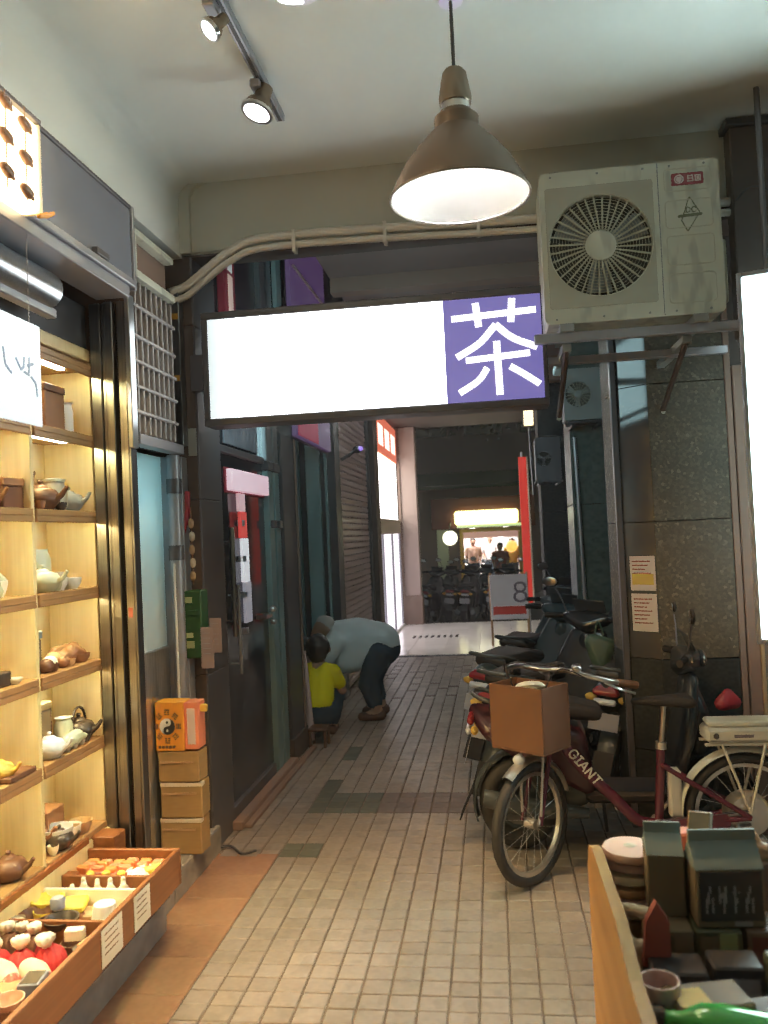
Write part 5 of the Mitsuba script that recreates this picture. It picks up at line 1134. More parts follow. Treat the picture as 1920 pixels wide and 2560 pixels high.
part(eb, 'basket_support', W(cat(cb(.03, b0 - .001, -.03, .03, .66, .72, .004), tube([(.12, .06, z0), (.145, .05, .30)], .006, 6), tube([(.12, -.06, z0), (.145, -.05, .30)], .006, 6)), FS), 'bike_silver')
part(eb, 'headlight', W(cat(ball((.215, 0, .550), .026, (1.1, 1, .9)), cyl((.205, 0, .555), (.205, 0, .574), .008, 8)), FS), 'lens_clear', smooth=60)
solo('round_cushion', W(mv(lathe([(0, -.028), (.06, -.026), (.085, 0), (.06, .026), (0, .028)], 28), ((b0 + b1) / 2, .01, z1 - .035), 0, 18, -22), FS), 'cream', 'cream round cushion lying in the brown basket of the electric bicycle', 'cushion', smooth=40)

# --- scooters: one set of meshes, placed several times
def scooter_meshes():
    P_ = []
    add = lambda n, m, mt, sm=40: P_.append((n, m, mt, sm))
    add('front_wheel', mv(torus(.185, .048, 36, 12), (.56, 0, .233)), 'tyre'); add('front_wheel__rim', mv(cat(torus(.13, .012, 30, 8), [tube([(0, 0, 0), (.128 * math.cos(q), 0, .128 * math.sin(q))], .014, 6) for q in np.arange(5) * 1.2566]), (.56, 0, .233)), 'scooter_grey')
    add('rear_wheel', mv(torus(.185, .052, 36, 12), (-.55, 0, .237)), 'tyre'); add('rear_wheel__rim', mv(cat(torus(.13, .012, 30, 8), [tube([(0, 0, 0), (.128 * math.cos(q), 0, .128 * math.sin(q))], .014, 6) for q in np.arange(5) * 1.2566]), (-.55, 0, .237)), 'scooter_grey')
    add('front_fender', fender(.262, 15, 150, .06, np.eye(4), (.56, 0, .235)), 'BODY'); add('rear_fender', fender(.27, 60, 200, .055, np.eye(4), (-.55, 0, .237)), 'scooter_grey')
    add('mud_flap', mv(cb(-.003, .003, -.06, .06, -.16, .02, .001), (-.83, 0, .30), 0, 0, 28), 'black_plastic')
    add('rear_body', soft([hullman([(-.78, 0, .70, .045), (-.70, .09, .62, .05), (-.70, -.09, .62, .05), (-.20, .12, .58, .06), (-.20, -.12, .58, .06), (-.15, .10, .36, .05), (-.15, -.10, .36, .05), (-.45, .10, .50, .06), (-.45, -.10, .50, .06)])], .05, 8), 'BODY', True)
    add('engine', cat(hullpts([(-.50, .10, .24, .05), (-.18, .09, .26, .07), (-.35, .10, .32, .05)]), tube([(-.15, -.12, .22), (-.45, -.15, .25), (-.75, -.15, .30)], [.025, .05, .045], 12)), 'scooter_grey')
    add('floor_board', cb(-.16, .34, -.14, .14, .27, .33, .02), 'black_plastic')
    add('leg_shield', soft([hullman([(.33, .15, .33, .035), (.33, -.15, .33, .035), (.42, .19, .62, .035), (.42, -.19, .62, .035), (.47, .09, .86, .035), (.47, -.09, .86, .035)])], .05, 5), 'BODY', True)
    add('nose', soft([hullman([(.50, .06, .70, .06), (.50, -.06, .70, .06), (.50, 0, .52, .06), (.45, 0, .84, .05)])], .04, 5), 'BODY', True)
    add('handlebar_cover', soft([hullman([(.44, .13, .965, .04), (.44, -.13, .965, .04), (.50, 0, .95, .06), (.42, 0, .92, .05)])], .035, 5), 'BODY', True)
    add('headlight', ball((.545, 0, .955), .055, (.5, 1.4, .8)), 'mirror_dark'); add('screen', mv(cb(-.004, .004, -.11, .11, 0, .10, .003), (.50, 0, 1.0), 0, 0, -30), 'smoke')
    for s in (-1, 1):
        add('grip', tube([(.42, s * .16, .975), (.37, s * .27, .97)], .019, 10), 'black_plastic'); add('brake_lever', tube([(.46, s * .15, .98), (.44, s * .25, .975)], .007, 7), 'chrome')
        add('mirror', mv(ball((0, 0, 0), .06, (.28, 1.0, .62)), (.45, s * .27, 1.19), s * 8), 'black_plastic'); add('mirror__glass', mv(ball((0, 0, 0), .052, (.10, 1.0, .60)), (.437, s * .27, 1.19), s * 8), 'mirror_dark'); add('mirror__stalk', tube([(.44, s * .14, .99), (.45, s * .20, 1.10), (.45, s * .25, 1.17)], .006, 7), 'dark_steel')
        add('turn_light', ball((-.79, s * .10, .625), .028, (.8, 1.3, .8)), 'amber')
    add('seat', soft([hullman([(-.66, .08, .74, .04), (-.66, -.08, .74, .04), (-.35, .10, .74, .045), (-.35, -.10, .74, .045), (-.08, .06, .70, .04), (-.08, -.06, .70, .04)])], .045, 6), 'seat_vinyl', True)
    add('grab_rail', tube(curve([(-.55, .13, .74), (-.74, .12, .79), (-.80, 0, .80), (-.74, -.12, .79), (-.55, -.13, .74)], 24), .012, 8), 'scooter_grey')
    add('tail_light', hullpts([(-.815, .06, .665, .022), (-.815, -.06, .665, .022), (-.79, 0, .71, .02)]), 'lens_red'); add('tail_lens', hullpts([(-.83, .05, .612, .02), (-.83, -.05, .612, .02)]), 'lens_clear')
    add('number_plate', mv(cb(-.002, .002, -.09, .09, -.05, .05, .001), (-.845, 0, .50), 0, 0, 18), 'label_grey')
    add('side_stand', tube([(-.05, .10, .25), (-.02, .24, .012)], .011, 8), 'dark_steel')
    return P_
SCM, SCACHE = scooter_meshes(), {}
def scooter(o, ang, body, label, s=1.0, skip=(), lean=0, rear=None):
    t = thing('scooter', label, 'scooter', None); ks = {}
    tw = T().translate(list(o)).rotate([0, 0, 1], ang).rotate([1, 0, 0], lean).scale(list(s) if isinstance(s, tuple) else s)
    for i, (n, m, mt, sm) in enumerate(SCM):
        if n in skip: continue
        mt = (rear or body) if (mt == 'BODY' and n == 'rear_body') else body if mt == 'BODY' else mt
        if (i, mt) not in SCACHE: SCACHE[(i, mt)] = mikit.ply(m, mt, smooth=sm)
        if '__' in n: k = fresh(ks[n.split('__')[0]] + '__' + n.split('__')[1])
        else: k = fresh(t + '__' + n); ks[n] = k
        scene[k] = {**SCACHE[(i, mt)], 'to_world': tw}
    return t
scooter((.50, 4.07, 0), -2, 'scooter_black', 'black scooter with a maroon tail parked right behind the electric bicycle', (.80, .92, .94), rear='scooter_wine')
scooter((.30, 5.15, 0), 60, 'scooter_black', 'glossy black scooter, first of the row standing behind the maroon tailed one', .98, lean=4)
scooter((.20, 5.88, 0), 62, 'scooter_blue', 'blue-black scooter, second of the row behind the maroon tailed one', .97, skip=('mirror', 'mirror__glass', 'mirror__stalk'), lean=5)
scooter((.90, 5.36, 0), 61, 'scooter_black', 'black scooter half hidden behind the left edge of the granite pillar', .94, lean=4)
scooter((.30, 6.80, 0), 68, 'scooter_grey', 'dark grey scooter behind the blue-black one', .95, skip=('mirror', 'mirror__glass', 'mirror__stalk'), lean=4)
scooter((.64, 7.75, 0), 90, 'scooter_black', 'black scooter, third of the row along the right of the walkway', .97, lean=4)
gb = thing('plastic_bag', 'grey-green plastic bag hanging on the handlebar of a black scooter', 'bag')
part(gb, 'sack', soft([hullman([(.64, 5.10, .82, .05), (.56, 5.12, .84, .05), (.60, 5.10, .74, .06)], 14)], .025, 5), 'green_bag', smooth=True); part(gb, 'handle', tube(curve([(.57, 5.11, .88), (.60, 5.13, .96), (.625, 5.10, .88)], 12), .006, 6), 'green_bag', smooth=60)
solo('red_helmet_case', hullpts([(1.00, 3.98, .70, .035), (1.06, 4.0, .70, .03), (1.03, 3.99, .74, .025)], 12), 'deep_red', 'dark red case hanging on the front of the maroon scooter before the dark granite', 'case', smooth=50)
# parked on the road far away
for n, (x, a, b) in enumerate(((-1.30, 84, 'scooter_black'), (-.95, 92, 'scooter_grey'), (-.60, 88, 'scooter_black'), (-.22, 95, 'scooter_blue'), (.15, 90, 'scooter_black'))):
    scooter((x, 16.2 + .15 * (n % 2), -.25), a, b, ('leftmost scooter of the dark row parked on the road beyond the walkway', 'second scooter from the left in the dark row on the road', 'middle scooter of the dark row parked on the road', 'fourth scooter from the left in the dark row on the road', 'rightmost scooter of the row on the road, behind the white board sign')[n], 1.02, lean=5)

# ================================================================ PEOPLE
def crease(m, amp=.010, fr=16, seed=0):
    v = np.array(m.vertices); d = v * np.array([fr, fr, fr * .45])
    m.vertices = v + m.vertex_normals * ((np.abs(meshkit.noise(d, seed) - .5) * 2 - .5) * amp + (meshkit.noise(v * fr * 2.7, seed + 3) - .5) * amp * .5)[:, None]; return m
Hm = lambda s: hullman(s, 18)
m1 = thing('person', 'bent over person in a pale blue shirt and dark trousers reaching down to the left', 'person')
hip, chest, neck, head = (-1.02, 7.0, .60), (-1.33, 6.97, .67), (-1.42, 6.94, .735), (-1.475, 6.92, .76)
bd = [Hm([(*hip, .13), (-1.18, 7.0, .65, .13)]), Hm([(-1.18, 7.0, .65, .13), (*chest, .13)]), Hm([(*chest, .09), (*neck, .055)]), Hm([(*neck, .05), (*head, .06)]),
      Hm([(-1.465, 6.92, .775, .085), (-1.515, 6.91, .725, .06)]), Hm([(-1.53, 6.905, .755, .014), (-1.555, 6.90, .735, .012)])]   # skull, jaw, nose
for s in (-1, 1):
    sh, el, ha = (-1.36, 6.95 + s * .15, .66), (-1.44, 6.90 + s * .17, .46), (-1.56, 6.88 + s * .06, .63 if s < 0 else .42)
    bd += [Hm([(*sh, .058), (*el, .042)]), Hm([(*el, .040), (*ha, .028)])]
    hd = np.array(ha)
    bd.append(Hm([(*ha, .026), (*(hd + (-.05, 0, -.015)), .028)]))
    for q, L in enumerate((.062, .074, .07, .055)):
        b = hd + (-.062, (q - 1.5) * .017, -.018); bd += [Hm([(*b, .0095), (*(b + (-L * .55, 0, -.012)), .0088)]), Hm([(*(b + (-L * .55, 0, -.012)), .0088), (*(b + (-L * .85, 0, -.045)), .0078)])]
    bd.append(Hm([(*(hd + (-.02, -.03 * s, -.005)), .012), (*(hd + (-.05, -.055 * s, -.03)), .009)]))
    hp, kn, an = (-1.0, 7.0 + s * .09, .56), (-1.10, 6.97 + s * .12, .31), (-1.02, 6.98 + s * .12, .07)
    bd += [Hm([(*hp, .10), (*kn, .065)]), Hm([(*kn, .062), (*an, .04)]), Hm([(*an, .04), (an[0] - .12, an[1], .035, .032)])]
body = soft(bd, .03, 8)
part(m1, 'body', body, 'skin', smooth=True)
part(m1, 'shirt', crease(soft([Hm([(-.99, 7.0, .635, .165), (-1.18, 7.0, .66, .19), (-1.31, 6.97, .665, .175)]), Hm([(-1.31, 6.97, .665, .17), (-1.37, 6.95, .69, .11)]), Hm([(-1.05, 6.98, .58, .16), (-1.28, 6.95, .50, .12), (-1.20, 6.97, .62, .16)])]
      + [Hm([(-1.34, 6.95 + s * .13, .67, .085), (-1.41, 6.92 + s * .17, .54, .068)]) for s in (-1, 1)], .035, 8)), 'shirt_blue', smooth=True)
part(m1, 'trousers', crease(soft([Hm([(-.98, 7.0, .58, .155), (-1.04, 7.0, .53, .13)])] + [Hm([(-1.0, 7.0 + s * .09, .55, .125), (-1.09, 6.97 + s * .12, .31, .088)]) for s in (-1, 1)] + [Hm([(-1.09, 6.97 + s * .12, .31, .085), (-1.05, 6.98 + s * .12, .17, .07)]) for s in (-1, 1)], .035, 6)), 'trousers', smooth=True)
part(m1, 'hair', soft([Hm([(-1.445, 6.925, .80, .080), (-1.47, 6.92, .825, .058), (-1.43, 6.93, .77, .06)])], .02, 5), 'hair_grey', smooth=True)
for s in (-1, 1): part(m1, 'shoe', soft([Hm([(-1.0, 6.98 + s * .12, .045, .045), (-1.16, 6.98 + s * .12, .035, .035)])], .025, 4), 'shoe', smooth=True)
m2 = thing('person', 'small crouching person seen from behind in a bright yellow shirt with black hair', 'person')
cx, cy = -1.415, 6.32
bd = [Hm([(cx, cy, .22, .11), (cx, cy + .05, .36, .10)]), Hm([(cx, cy + .05, .36, .10), (cx, cy + .10, .50, .09)]), Hm([(cx, cy + .10, .54, .045), (cx + .005, cy + .12, .60, .045)]), Hm([(cx, cy + .12, .67, .085), (cx, cy + .16, .63, .055)]), ball and Hm([(cx - .085, cy + .12, .665, .014), (cx - .088, cy + .12, .65, .012)]), Hm([(cx + .085, cy + .12, .665, .014), (cx + .088, cy + .12, .65, .012)])]
for s in (-1, 1):
    sh, el, ha = (cx + s * .13, cy + .10, .49), (cx + s * .17, cy + .16, .33), (cx + s * .10, cy + .32, .36)
    bd += [Hm([(*sh, .045), (*el, .034)]), Hm([(*el, .032), (*ha, .024)]), Hm([(*ha, .022), (ha[0], ha[1] + .04, ha[2], .022)])]
    for q in range(4): bd.append(Hm([(ha[0] + (q - 1.5) * .014, ha[1] + .045, ha[2], .008), (ha[0] + (q - 1.5) * .015, ha[1] + .09 - .004 * abs(q - 1.5), ha[2] - .02, .0065)]))
    bd.append(Hm([(ha[0] - s * .02, ha[1] + .015, ha[2], .009), (ha[0] - s * .04, ha[1] + .045, ha[2] - .01, .007)]))
    hp, kn, an = (cx + s * .08, cy + .02, .20), (cx + s * .11, cy + .26, .30), (cx + s * .09, cy + .12, .05)
    bd += [Hm([(*hp, .085), (*kn, .055)]), Hm([(*kn, .052), (*an, .034)]), Hm([(*an, .034), (an[0], an[1] + .10, .028, .026)])]
part(m2, 'body', soft(bd, .025, 6), 'skin', smooth=True)
part(m2, 'shirt', crease(soft([Hm([(cx, cy + .01, .275, .135), (cx, cy + .06, .40, .13), (cx - .05, cy + .09, .49, .08), (cx + .05, cy + .09, .49, .08)])] + [Hm([(cx + s * .11, cy + .10, .49, .066), (cx + s * .155, cy + .14, .39, .056)]) for s in (-1, 1)], .03, 5)), 'shirt_yellow', smooth=True)
part(m2, 'trousers', crease(soft([Hm([(cx, cy, .19, .14), (cx, cy + .03, .26, .12)])] + [Hm([(cx + s * .08, cy + .03, .20, .10), (cx + s * .11, cy + .26, .30, .07)]) for s in (-1, 1)] + [Hm([(cx + s * .11, cy + .26, .29, .066), (cx + s * .09, cy + .14, .09, .05)]) for s in (-1, 1)], .03, 5)), 'trousers', smooth=True)
part(m2, 'hair', soft([Hm([(cx, cy + .10, .685, .098), (cx, cy + .08, .63, .075), (cx, cy + .15, .71, .075)])], .02, 5), 'hair', smooth=True)
for s in (-1, 1): part(m2, 'shoe', soft([Hm([(cx + s * .09, cy + .09, .038, .038), (cx + s * .09, cy + .24, .03, .03)])], .02, 4), 'shoe', smooth=True)
# what they bend over
cr = thing('folding_cart', 'small dark cart standing in front of the crouching person', 'cart')
part(cr, 'frame', cat(tube(curve([(-1.62, 6.9, .70), (-1.62, 6.75, .72), (-1.52, 6.74, .70)], 14), .012, 8), tube([(-1.62, 6.9, .70), (-1.60, 6.92, .10)], .012, 8), tube([(-1.52, 6.74, .70), (-1.5, 6.76, .10)], .012, 8)), 'grey_metal', smooth=60)
part(cr, 'bag', soft([Hm([(-1.56, 6.82, .58, .09), (-1.56, 6.82, .25, .11), (-1.50, 6.86, .45, .09)])], .04, 4), 'dark_paint', smooth=True)
for x, y in ((-1.60, 6.92), (-1.5, 6.76)): part(cr, 'wheel', mv(torus(.045, .016, 18, 8), (x, y, .062)), 'tyre', smooth=40)
solo('pale_cloth', soft([Hm([(-1.55, 6.69, .56, .022), (-1.545, 6.69, .50, .02)], )], .015, 4), 'pink_paper', 'pale cloth hanging on the small dark cart', 'cloth', smooth=True)
rsb = thing('low_stool', 'low dark brown stool on the floor by the black post', 'stool')
part(rsb, 'seat', cb(-1.42, -1.28, 5.98, 6.14, .12, .145, .006), 'clay_dark')
for x in (-1.405, -1.295):
    for y in (5.995, 6.125): part(rsb, 'leg', tube([(x, y, .12), (x, y, .0)], .011, 8), 'clay_dark')
solo('umbrella', cat(tube([(-1.44, 6.10, .62), (-1.425, 6.12, .03)], [.012, .028], 10), tube([(-1.44, 6.10, .62), (-1.443, 6.10, .70)], .008, 8)), 'pink_paper', 'pale furled umbrella leaning beside the black post', 'umbrella', smooth=50)
# ================================================================ RIGHT FOREGROUND: WOODEN RACK OF GOODS
rk = thing('wooden_rack', 'honey coloured wooden display rack in the right foreground', 'display rack')
sidep = Polygon([(1.02, .0), (2.02, .0), (2.02, .745), (1.985, .80), (1.90, .825), (1.55, .83), (1.40, .80), (1.25, .80), (1.02, .84)])
part(rk, 'side_board', mv(ext(sidep, .022, 'yz+'), (.183, 0, 0)), 'rack_wood')
part(rk, 'shelf', cb(.2055, .95, 1.02, 2.02, .56, .582, .003), 'rack_wood')
part(rk, 'back_board', cb(.2055, .95, 2.0205, 2.04, 0, .70, .003), 'rack_wood')
part(rk, 'lower_shelf', cb(.2055, .95, 1.02, 2.02, .22, .24, .003), 'rack_wood')
part(rk, 'front_rail', cb(.2055, .95, 1.02, 1.04, .5825, .63, .003), 'rack_wood')
RZ = .5835
rg = random.Random(3)
for n in range(6):
    z = RZ + .088 + n * .0245
    t = thing('round_tea_cake', 'round paper wrapped tea cake, %s of the stack on the wooden rack' % ('bottom one', 'second from the bottom', 'third from the bottom', 'third from the top', 'second from the top', 'pinkish top one')[n], 'tea cake', 'tea cakes in the stack')
    o = (.268 + rg.uniform(-.006, .006), 1.94 + rg.uniform(-.006, .006))
    part(t, 'cake', mv(lathe([(0, 0), (.05, 0), (.062, .005), (.0635, .012), (.060, .021), (.03, .0238), (0, .0235)], 30), (o[0], o[1], z), 0, rg.uniform(-2.5, 2.5), rg.uniform(-2.5, 2.5)), 'pink_cream' if n == 5 else ('cream', 'pink_paper', 'clay_tan')[n % 3], smooth=40)
    part(t, 'paper_pleat', mv(lathe([(0, .024), (.014, .024), (.01, .0262), (0, .0265)], 14), (o[0], o[1], z)), 'beige_paper', smooth=40)
solo('tea_cake_stand', cb(.212, .33, 1.885, 1.995, RZ, RZ + .086, .004), 'cardboard', 'cardboard block under the stack of round tea cakes', 'carton')
solo('twisted_cloth', mv(tube(curve([(.205, 1.86, .70), (.235, 1.80, .735), (.275, 1.77, .74), (.30, 1.76, .725)], 20), [.012] * 1 + [.014] * 18 if False else .014, 8), (0, 0, 0)), 'beige_paper', 'beige twisted cloth hanging over the edge of the wooden rack', 'cloth', smooth=60)
for n, (x, y, z, l) in enumerate(((.245, 1.73, .69, 'pale'), (.222, 1.66, .65, 'brown'))):
    solo('knotted_cloth', soft([Hm([(x, y, z, .018), (x + .03, y - .02, z + .01, .016)]), Hm([(x, y, z - .03, .016), (x + .01, y, z, .016)]), Hm([(x + .01, y - .01, z - .02, .014), (x - .012, y + .012, z + .008, .013)])], .012, 4), ('beige_paper', 'clay_tan')[n], l + ' knotted cloth tucked inside the wooden rack', 'cloth', smooth=True)
def gable(name, x, y, z, wx, wy, h, gh, mat, roof, label, rz=0):
    """milk carton: body, gable roof with its ridge along x, and a top fin"""
    t = thing(name, label, 'carton')
    part(t, 'body', mv(cb(-wx / 2, wx / 2, -wy / 2, wy / 2, 0, h, .003), (x, y, z), rz), mat)
    g = Polygon([(-wy / 2, 0), (wy / 2, 0), (.004, gh), (-.004, gh)])
    r = mv(ext(g, wx, 'yz+'), (-wx / 2, 0, h + .0005)); part(t, 'roof', mv(r, (x, y, z), rz), roof)
    part(t, 'fin', mv(cb(-wx / 2, wx / 2, -.004, .004, h + gh - .001, h + gh + .022, .001), (x, y, z), rz), roof)
    return t
t = gable('gable_carton', .435, 1.80, .72, .135, .085, .115, .045, 'box_olive', 'box_teal', 'dark carton with teal gable roof and black label, topmost in the rack', 3)
part(t, 'label', mv(cb(-.060, .062, -.0445, -.0427, .014, .112, .0004), (.435, 1.80, .72), 3), 'box_dark')
part(t, 'label_writing', mv(cat([LineStringMesh for LineStringMesh in [bx(-.050 + .026 * i + .004 * j, -.046 + .026 * i + .004 * j, -.0452, -.0446, .03 + .02 * ((i + j) % 3), .06 + .012 * ((i * 2 + j) % 3)) for i in range(4) for j in range(4)]]), (.435, 1.80, .72), 3), 'label_grey')
part(t, 'side_print', mv(cb(.005, .04, -.0446, -.0428, .004, .0135, .0002), (.435, 1.80, .72), 3), 'label_grey')
gable('gable_carton', .325, 1.845, .72, .075, .085, .125, .035, 'box_olive', 'box_teal', 'narrow olive carton with a teal top left of the black labelled one', -4)
t = thing('upright_card', 'pale brown card standing upright between the two gable cartons', 'card')
part(t, 'face', mv(cb(-.022, .022, -.004, .004, 0, .17, .001), (.395, 1.885, .74), 0, 0, 6), 'clay_tan'); part(t, 'edge', mv(cb(.0225, .028, -.004, .004, .075, .17, .001), (.395, 1.885, .74), 0, 0, 6), 'white_china')
carton('coral_box', .375, 1.945, RZ, .075, .05, .265, 'coral', 'coral red box behind the olive gable carton')
solo('straw_bundle', soft([Hm([(.46, 1.94, .83, .022), (.53, 1.95, .825, .025)]), Hm([(.50, 1.93, .815, .025), (.56, 1.94, .80, .022)])], .015, 5), 'clay_tan', 'tan straw bundle lying behind the teal gable roof', 'bundle', smooth=True)
solo('straw_bundle_box', cb(.45, .60, 1.90, 1.985, RZ, RZ + .21, .004), 'box_brown', 'brown box under the tan straw bundle', 'box')
for n, (x, w_, m, l) in enumerate(((.315, .088, 'box_olive', 'left'), (.408, .09, 'box_green', 'middle'), (.505, .085, 'box_brown', 'right'))):
    t = thing('tea_carton', 'dark tea carton standing under the gable cartons, the %s of the three' % l, 'carton')
    part(t, 'body', cb(x - w_ / 2, x + w_ / 2, 1.745, 1.84, RZ, RZ + .135, .003), m); part(t, 'panel', bx(x - w_ / 2 + .008, x + w_ / 2 - .03 * (n != 1) - .008, 1.7435, 1.7446, RZ + .02, RZ + .125), ('box_green', 'box_olive', 'box_wine')[n])
    part(t, 'sticker', bx(x + .0, x + .034, 1.742, 1.7433, RZ + .065 * (n == 1) + .035, RZ + .035 + .032 + .065 * (n == 1) - .018 * (n != 1)), 'label_green' if n == 1 else 'label_grey')
for n, (x, y, sx, sy, sz, m, l) in enumerate(((.30, 1.62, .10, .08, .135, 'box_dark', 'low dark box in front of the tea cartons at the left'), (.405, 1.63, .09, .07, .14, 'box_dark', 'low black box in front of the middle tea carton'), (.505, 1.60, .09, .09, .15, 'box_green', 'dark green box at the right front of the rack'))):
    t = carton('small_tea_box', x, y, RZ, sx, sy, sz, m, l); part(t, 'sticker', bx(x - .01, x + .035, y - sy / 2 - .0012, y - sy / 2 - .0002, RZ + sz * .62, RZ + sz * .86), 'label_grey')
carton('shelf_support_box', .42, 1.90, RZ, .15, .06, .13, 'box_brown', 'brown box carrying the gable cartons from behind')
# red goods at the left inside
t = thing('red_tall_packet', 'red pointed packet standing against the inside of the rack side', 'packet')
part(t, 'body', mv(ext(Polygon([(-.026, 0), (.026, 0), (.026, .085), (.004, .12), (-.016, .085)]), .02, 'xz-'), (.268, 1.66, .70)), 'dull_red'); part(t, 'foot', cb(.243, .293, 1.636, 1.664, .66, .6995, .003), 'box_dark')
carton('red_box_pile', .262, 1.65, RZ, .07, .07, .075, 'box_wine', 'dark red box under the pointed red packet')
t = thing('plum_packet', 'plum coloured packet with a pale band at the left inside of the rack', 'packet')
part(t, 'body', mv(hullpts([(-.025, 0, .012, .012), (.025, 0, .012, .012), (-.02, .03, .07, .014), (.02, .03, .07, .014)], 10), (.252, 1.50, RZ), 0), 'dull_red', smooth=40); part(t, 'band', cb(.232, .275, 1.524, 1.528, RZ + .072, RZ + .098, .001), 'pink_paper')
t = thing('yellow_label_box', 'dark box with a yellow label lying at the front of the rack', 'box')
part(t, 'body', mv(cb(-.06, .07, -.04, .04, 0, .055, .004), (.315, 1.47, RZ + .105), 12), 'box_olive'); part(t, 'yellow_label', mv(cb(-.055, .0, -.035, .02, .0552, .0562, .0002), (.315, 1.47, RZ + .105), 12), 'amber'); part(t, 'base', mv(cb(-.062, .072, -.042, .042, -.104, -.0005, .004), (.315, 1.47, RZ + .105), 12), 'box_dark')
solo('white_cup_sleeve', lathe([(.026, 0), (.030, 0), (.034, .12), (.030, .12), (.026, 0)], 22, (.243, 1.475, RZ + .06)), 'pink_paper', 'pale paper sleeve between the rack side and the dark boxes', 'sleeve', smooth=40)
gbt = thing('green_bottle', 'shiny green bottle lying at the bottom right corner of the rack', 'bottle')
part(gbt, 'body', mv(lathe([(0, 0), (.034, 0), (.04, .008), (.04, .10), (.034, .135), (.016, .165), (.014, .19), (0, .19)], 26), (.425, 1.39, RZ + .125), -100, 84), 'bottle_green', smooth=40); part(gbt, 'cap', mv(lathe([(0, .1905), (.017, .1905), (.017, .21), (0, .21)], 16), (.425, 1.39, RZ + .125), -100, 84), 'iron_black', smooth=40)
cel = thing('wrapped_package', 'clear wrapped grey package beside the green bottle', 'package')
part(cel, 'content', mv(hullpts([(-.07, -.03, .03, .025), (.08, -.03, .03, .025), (-.06, .04, .03, .025), (.08, .04, .035, .03)], 10), (.455, 1.44, RZ + .095), 8), 'label_grey', smooth=40)
part(cel, 'wrap', mv(hullpts([(-.075, -.033, .03, .030), (.085, -.033, .03, .030), (-.065, .043, .03, .030), (.085, .043, .035, .035)], 10), (.455, 1.44, RZ + .095), 8), 'cellophane', smooth=40)
carton('bottle_prop', .345, 1.37, RZ, .12, .08, .082, 'box_dark', 'black box under the shiny green bottle')
carton('bottom_box', .47, 1.50, RZ, .16, .09, .085, 'box_dark', 'black box behind the clear wrapped package', 4)
solo('clear_bag', hullpts([(.60, 1.72, .80, .03), (.66, 1.74, .70, .04), (.58, 1.70, .72, .03), (.66, 1.70, .62, .03)], 10), 'label_grey', 'grey plastic bag at the right edge beside the black labelled carton', 'bag', smooth=40)

# ================================================================ FAR END AND STREET
ab = thing('board_sign', 'white standing board sign with a grey 8 and a red band', 'sign')
A = trimesh.transformations.rotation_matrix(math.radians(-7), (1, 0, 0)); A[:3, 3] = (.165, 11.0, 0.02)
part(ab, 'panel', W(cb(-.245, .245, 0, .012, .34, .93, .003), A), 'board_white')
part(ab, 'red_band', W(cb(-.215, .215, -.003, -.0004, .405, .51, .0008), A), 'banner_red')
part(ab, 'figure', W(mv(text_xz('8', .27, .002), (.03, -.0005, .56)), A), 'text_grey')
part(ab, 'leg', W(cb(-.255, -.225, .013, .04, 0, .96, .003), A), 'clay_tan'); part(ab, 'leg', W(cb(.225, .255, .013, .04, 0, .96, .003), A), 'clay_tan')
part(ab, 'rear_leg', tube([(-.09, 11.13, .93), (-.075, 11.35, .02)], .014, 6), 'clay_tan'); part(ab, 'rear_leg', tube([(.40, 11.13, .93), (.41, 11.35, .02)], .014, 6), 'clay_tan')
rv = thing('red_banner', 'tall narrow red banner standing at the right of the far end', 'banner')
part(rv, 'cloth', cb(.395, .505, 11.79, 11.81, .50, 2.55, .004), 'banner_red', emit=(.36, .018, .012)); part(rv, 'edge', cb(.507, .53, 11.785, 11.815, .50, 2.55, .003), 'beige_paper'); part(rv, 'pole', cyl((.45, 11.83, 0.01), (.45, 11.83, 2.62), .016, 8), 'grey_metal'); part(rv, 'foot', cb(.33, .57, 11.72, 11.94, .012, .04, .006), 'dark_steel')  # red light put into the cloth as emission, there is no lamp

fb = thing('far_building', 'dark shop building across the street', 'building')
FY = 24.0
part(fb, 'wall', cat(bx(-9, -2.1, FY, FY + 5, -.25, 9), bx(-2.1, -.95, FY, FY + .3, -.25, 9), bx(.80, 9, FY, FY + 5, -.25, 9), bx(-.95, .80, FY, FY + .3, 1.62, 9)), 'facade')
part(fb, 'interior', cat(bx(-.95, .80, FY + 3.6, FY + 3.7, -.25, 1.7), bx(-1.0, -.952, FY + .31, FY + 3.6, -.25, 1.7), bx(.802, .85, FY + .31, FY + 3.6, -.25, 1.7), bx(-.95, .80, FY + .31, FY + 3.6, 1.63, 1.7), bx(-.95, .80, FY + .31, FY + 3.6, -.24, -.2)), 'white_paint')
part(fb, 'ceiling_light', cat(bx(-.7, -.55, FY + .5, FY + 3.2, 1.58, 1.62), bx(.3, .45, FY + .5, FY + 3.2, 1.58, 1.62)), 'lit', emit=np.array([1.0, .86, .82]) * 40)
part(fb, 'back_lamp', cat(ball((-.45, FY + 3.4, 1.2), .09), ball((.22, FY + 3.3, 1.25), .11)), 'lit', emit=(3.2, 3.2, 3.6))
part(fb, 'door_frame', cat(cb(-.97, -.86, FY - .06, FY - .001, -.25, 1.50, .01), cb(.70, .82, FY - .06, FY - .001, -.25, 1.50, .01), cb(-.97, .82, FY - .06, FY - .001, 1.502, 1.615, .01)), 'amber')
part(fb, 'pink_panel', cb(-.86, .70, FY - .03, FY - .001, 1.33, 1.50, .005), 'pink_cream', emit=(.38, .2, .18))
part(fb, 'fascia', cb(-1.75, 1.2, FY - .20, FY - .002, 1.62, 2.5, .01), 'box_wine')
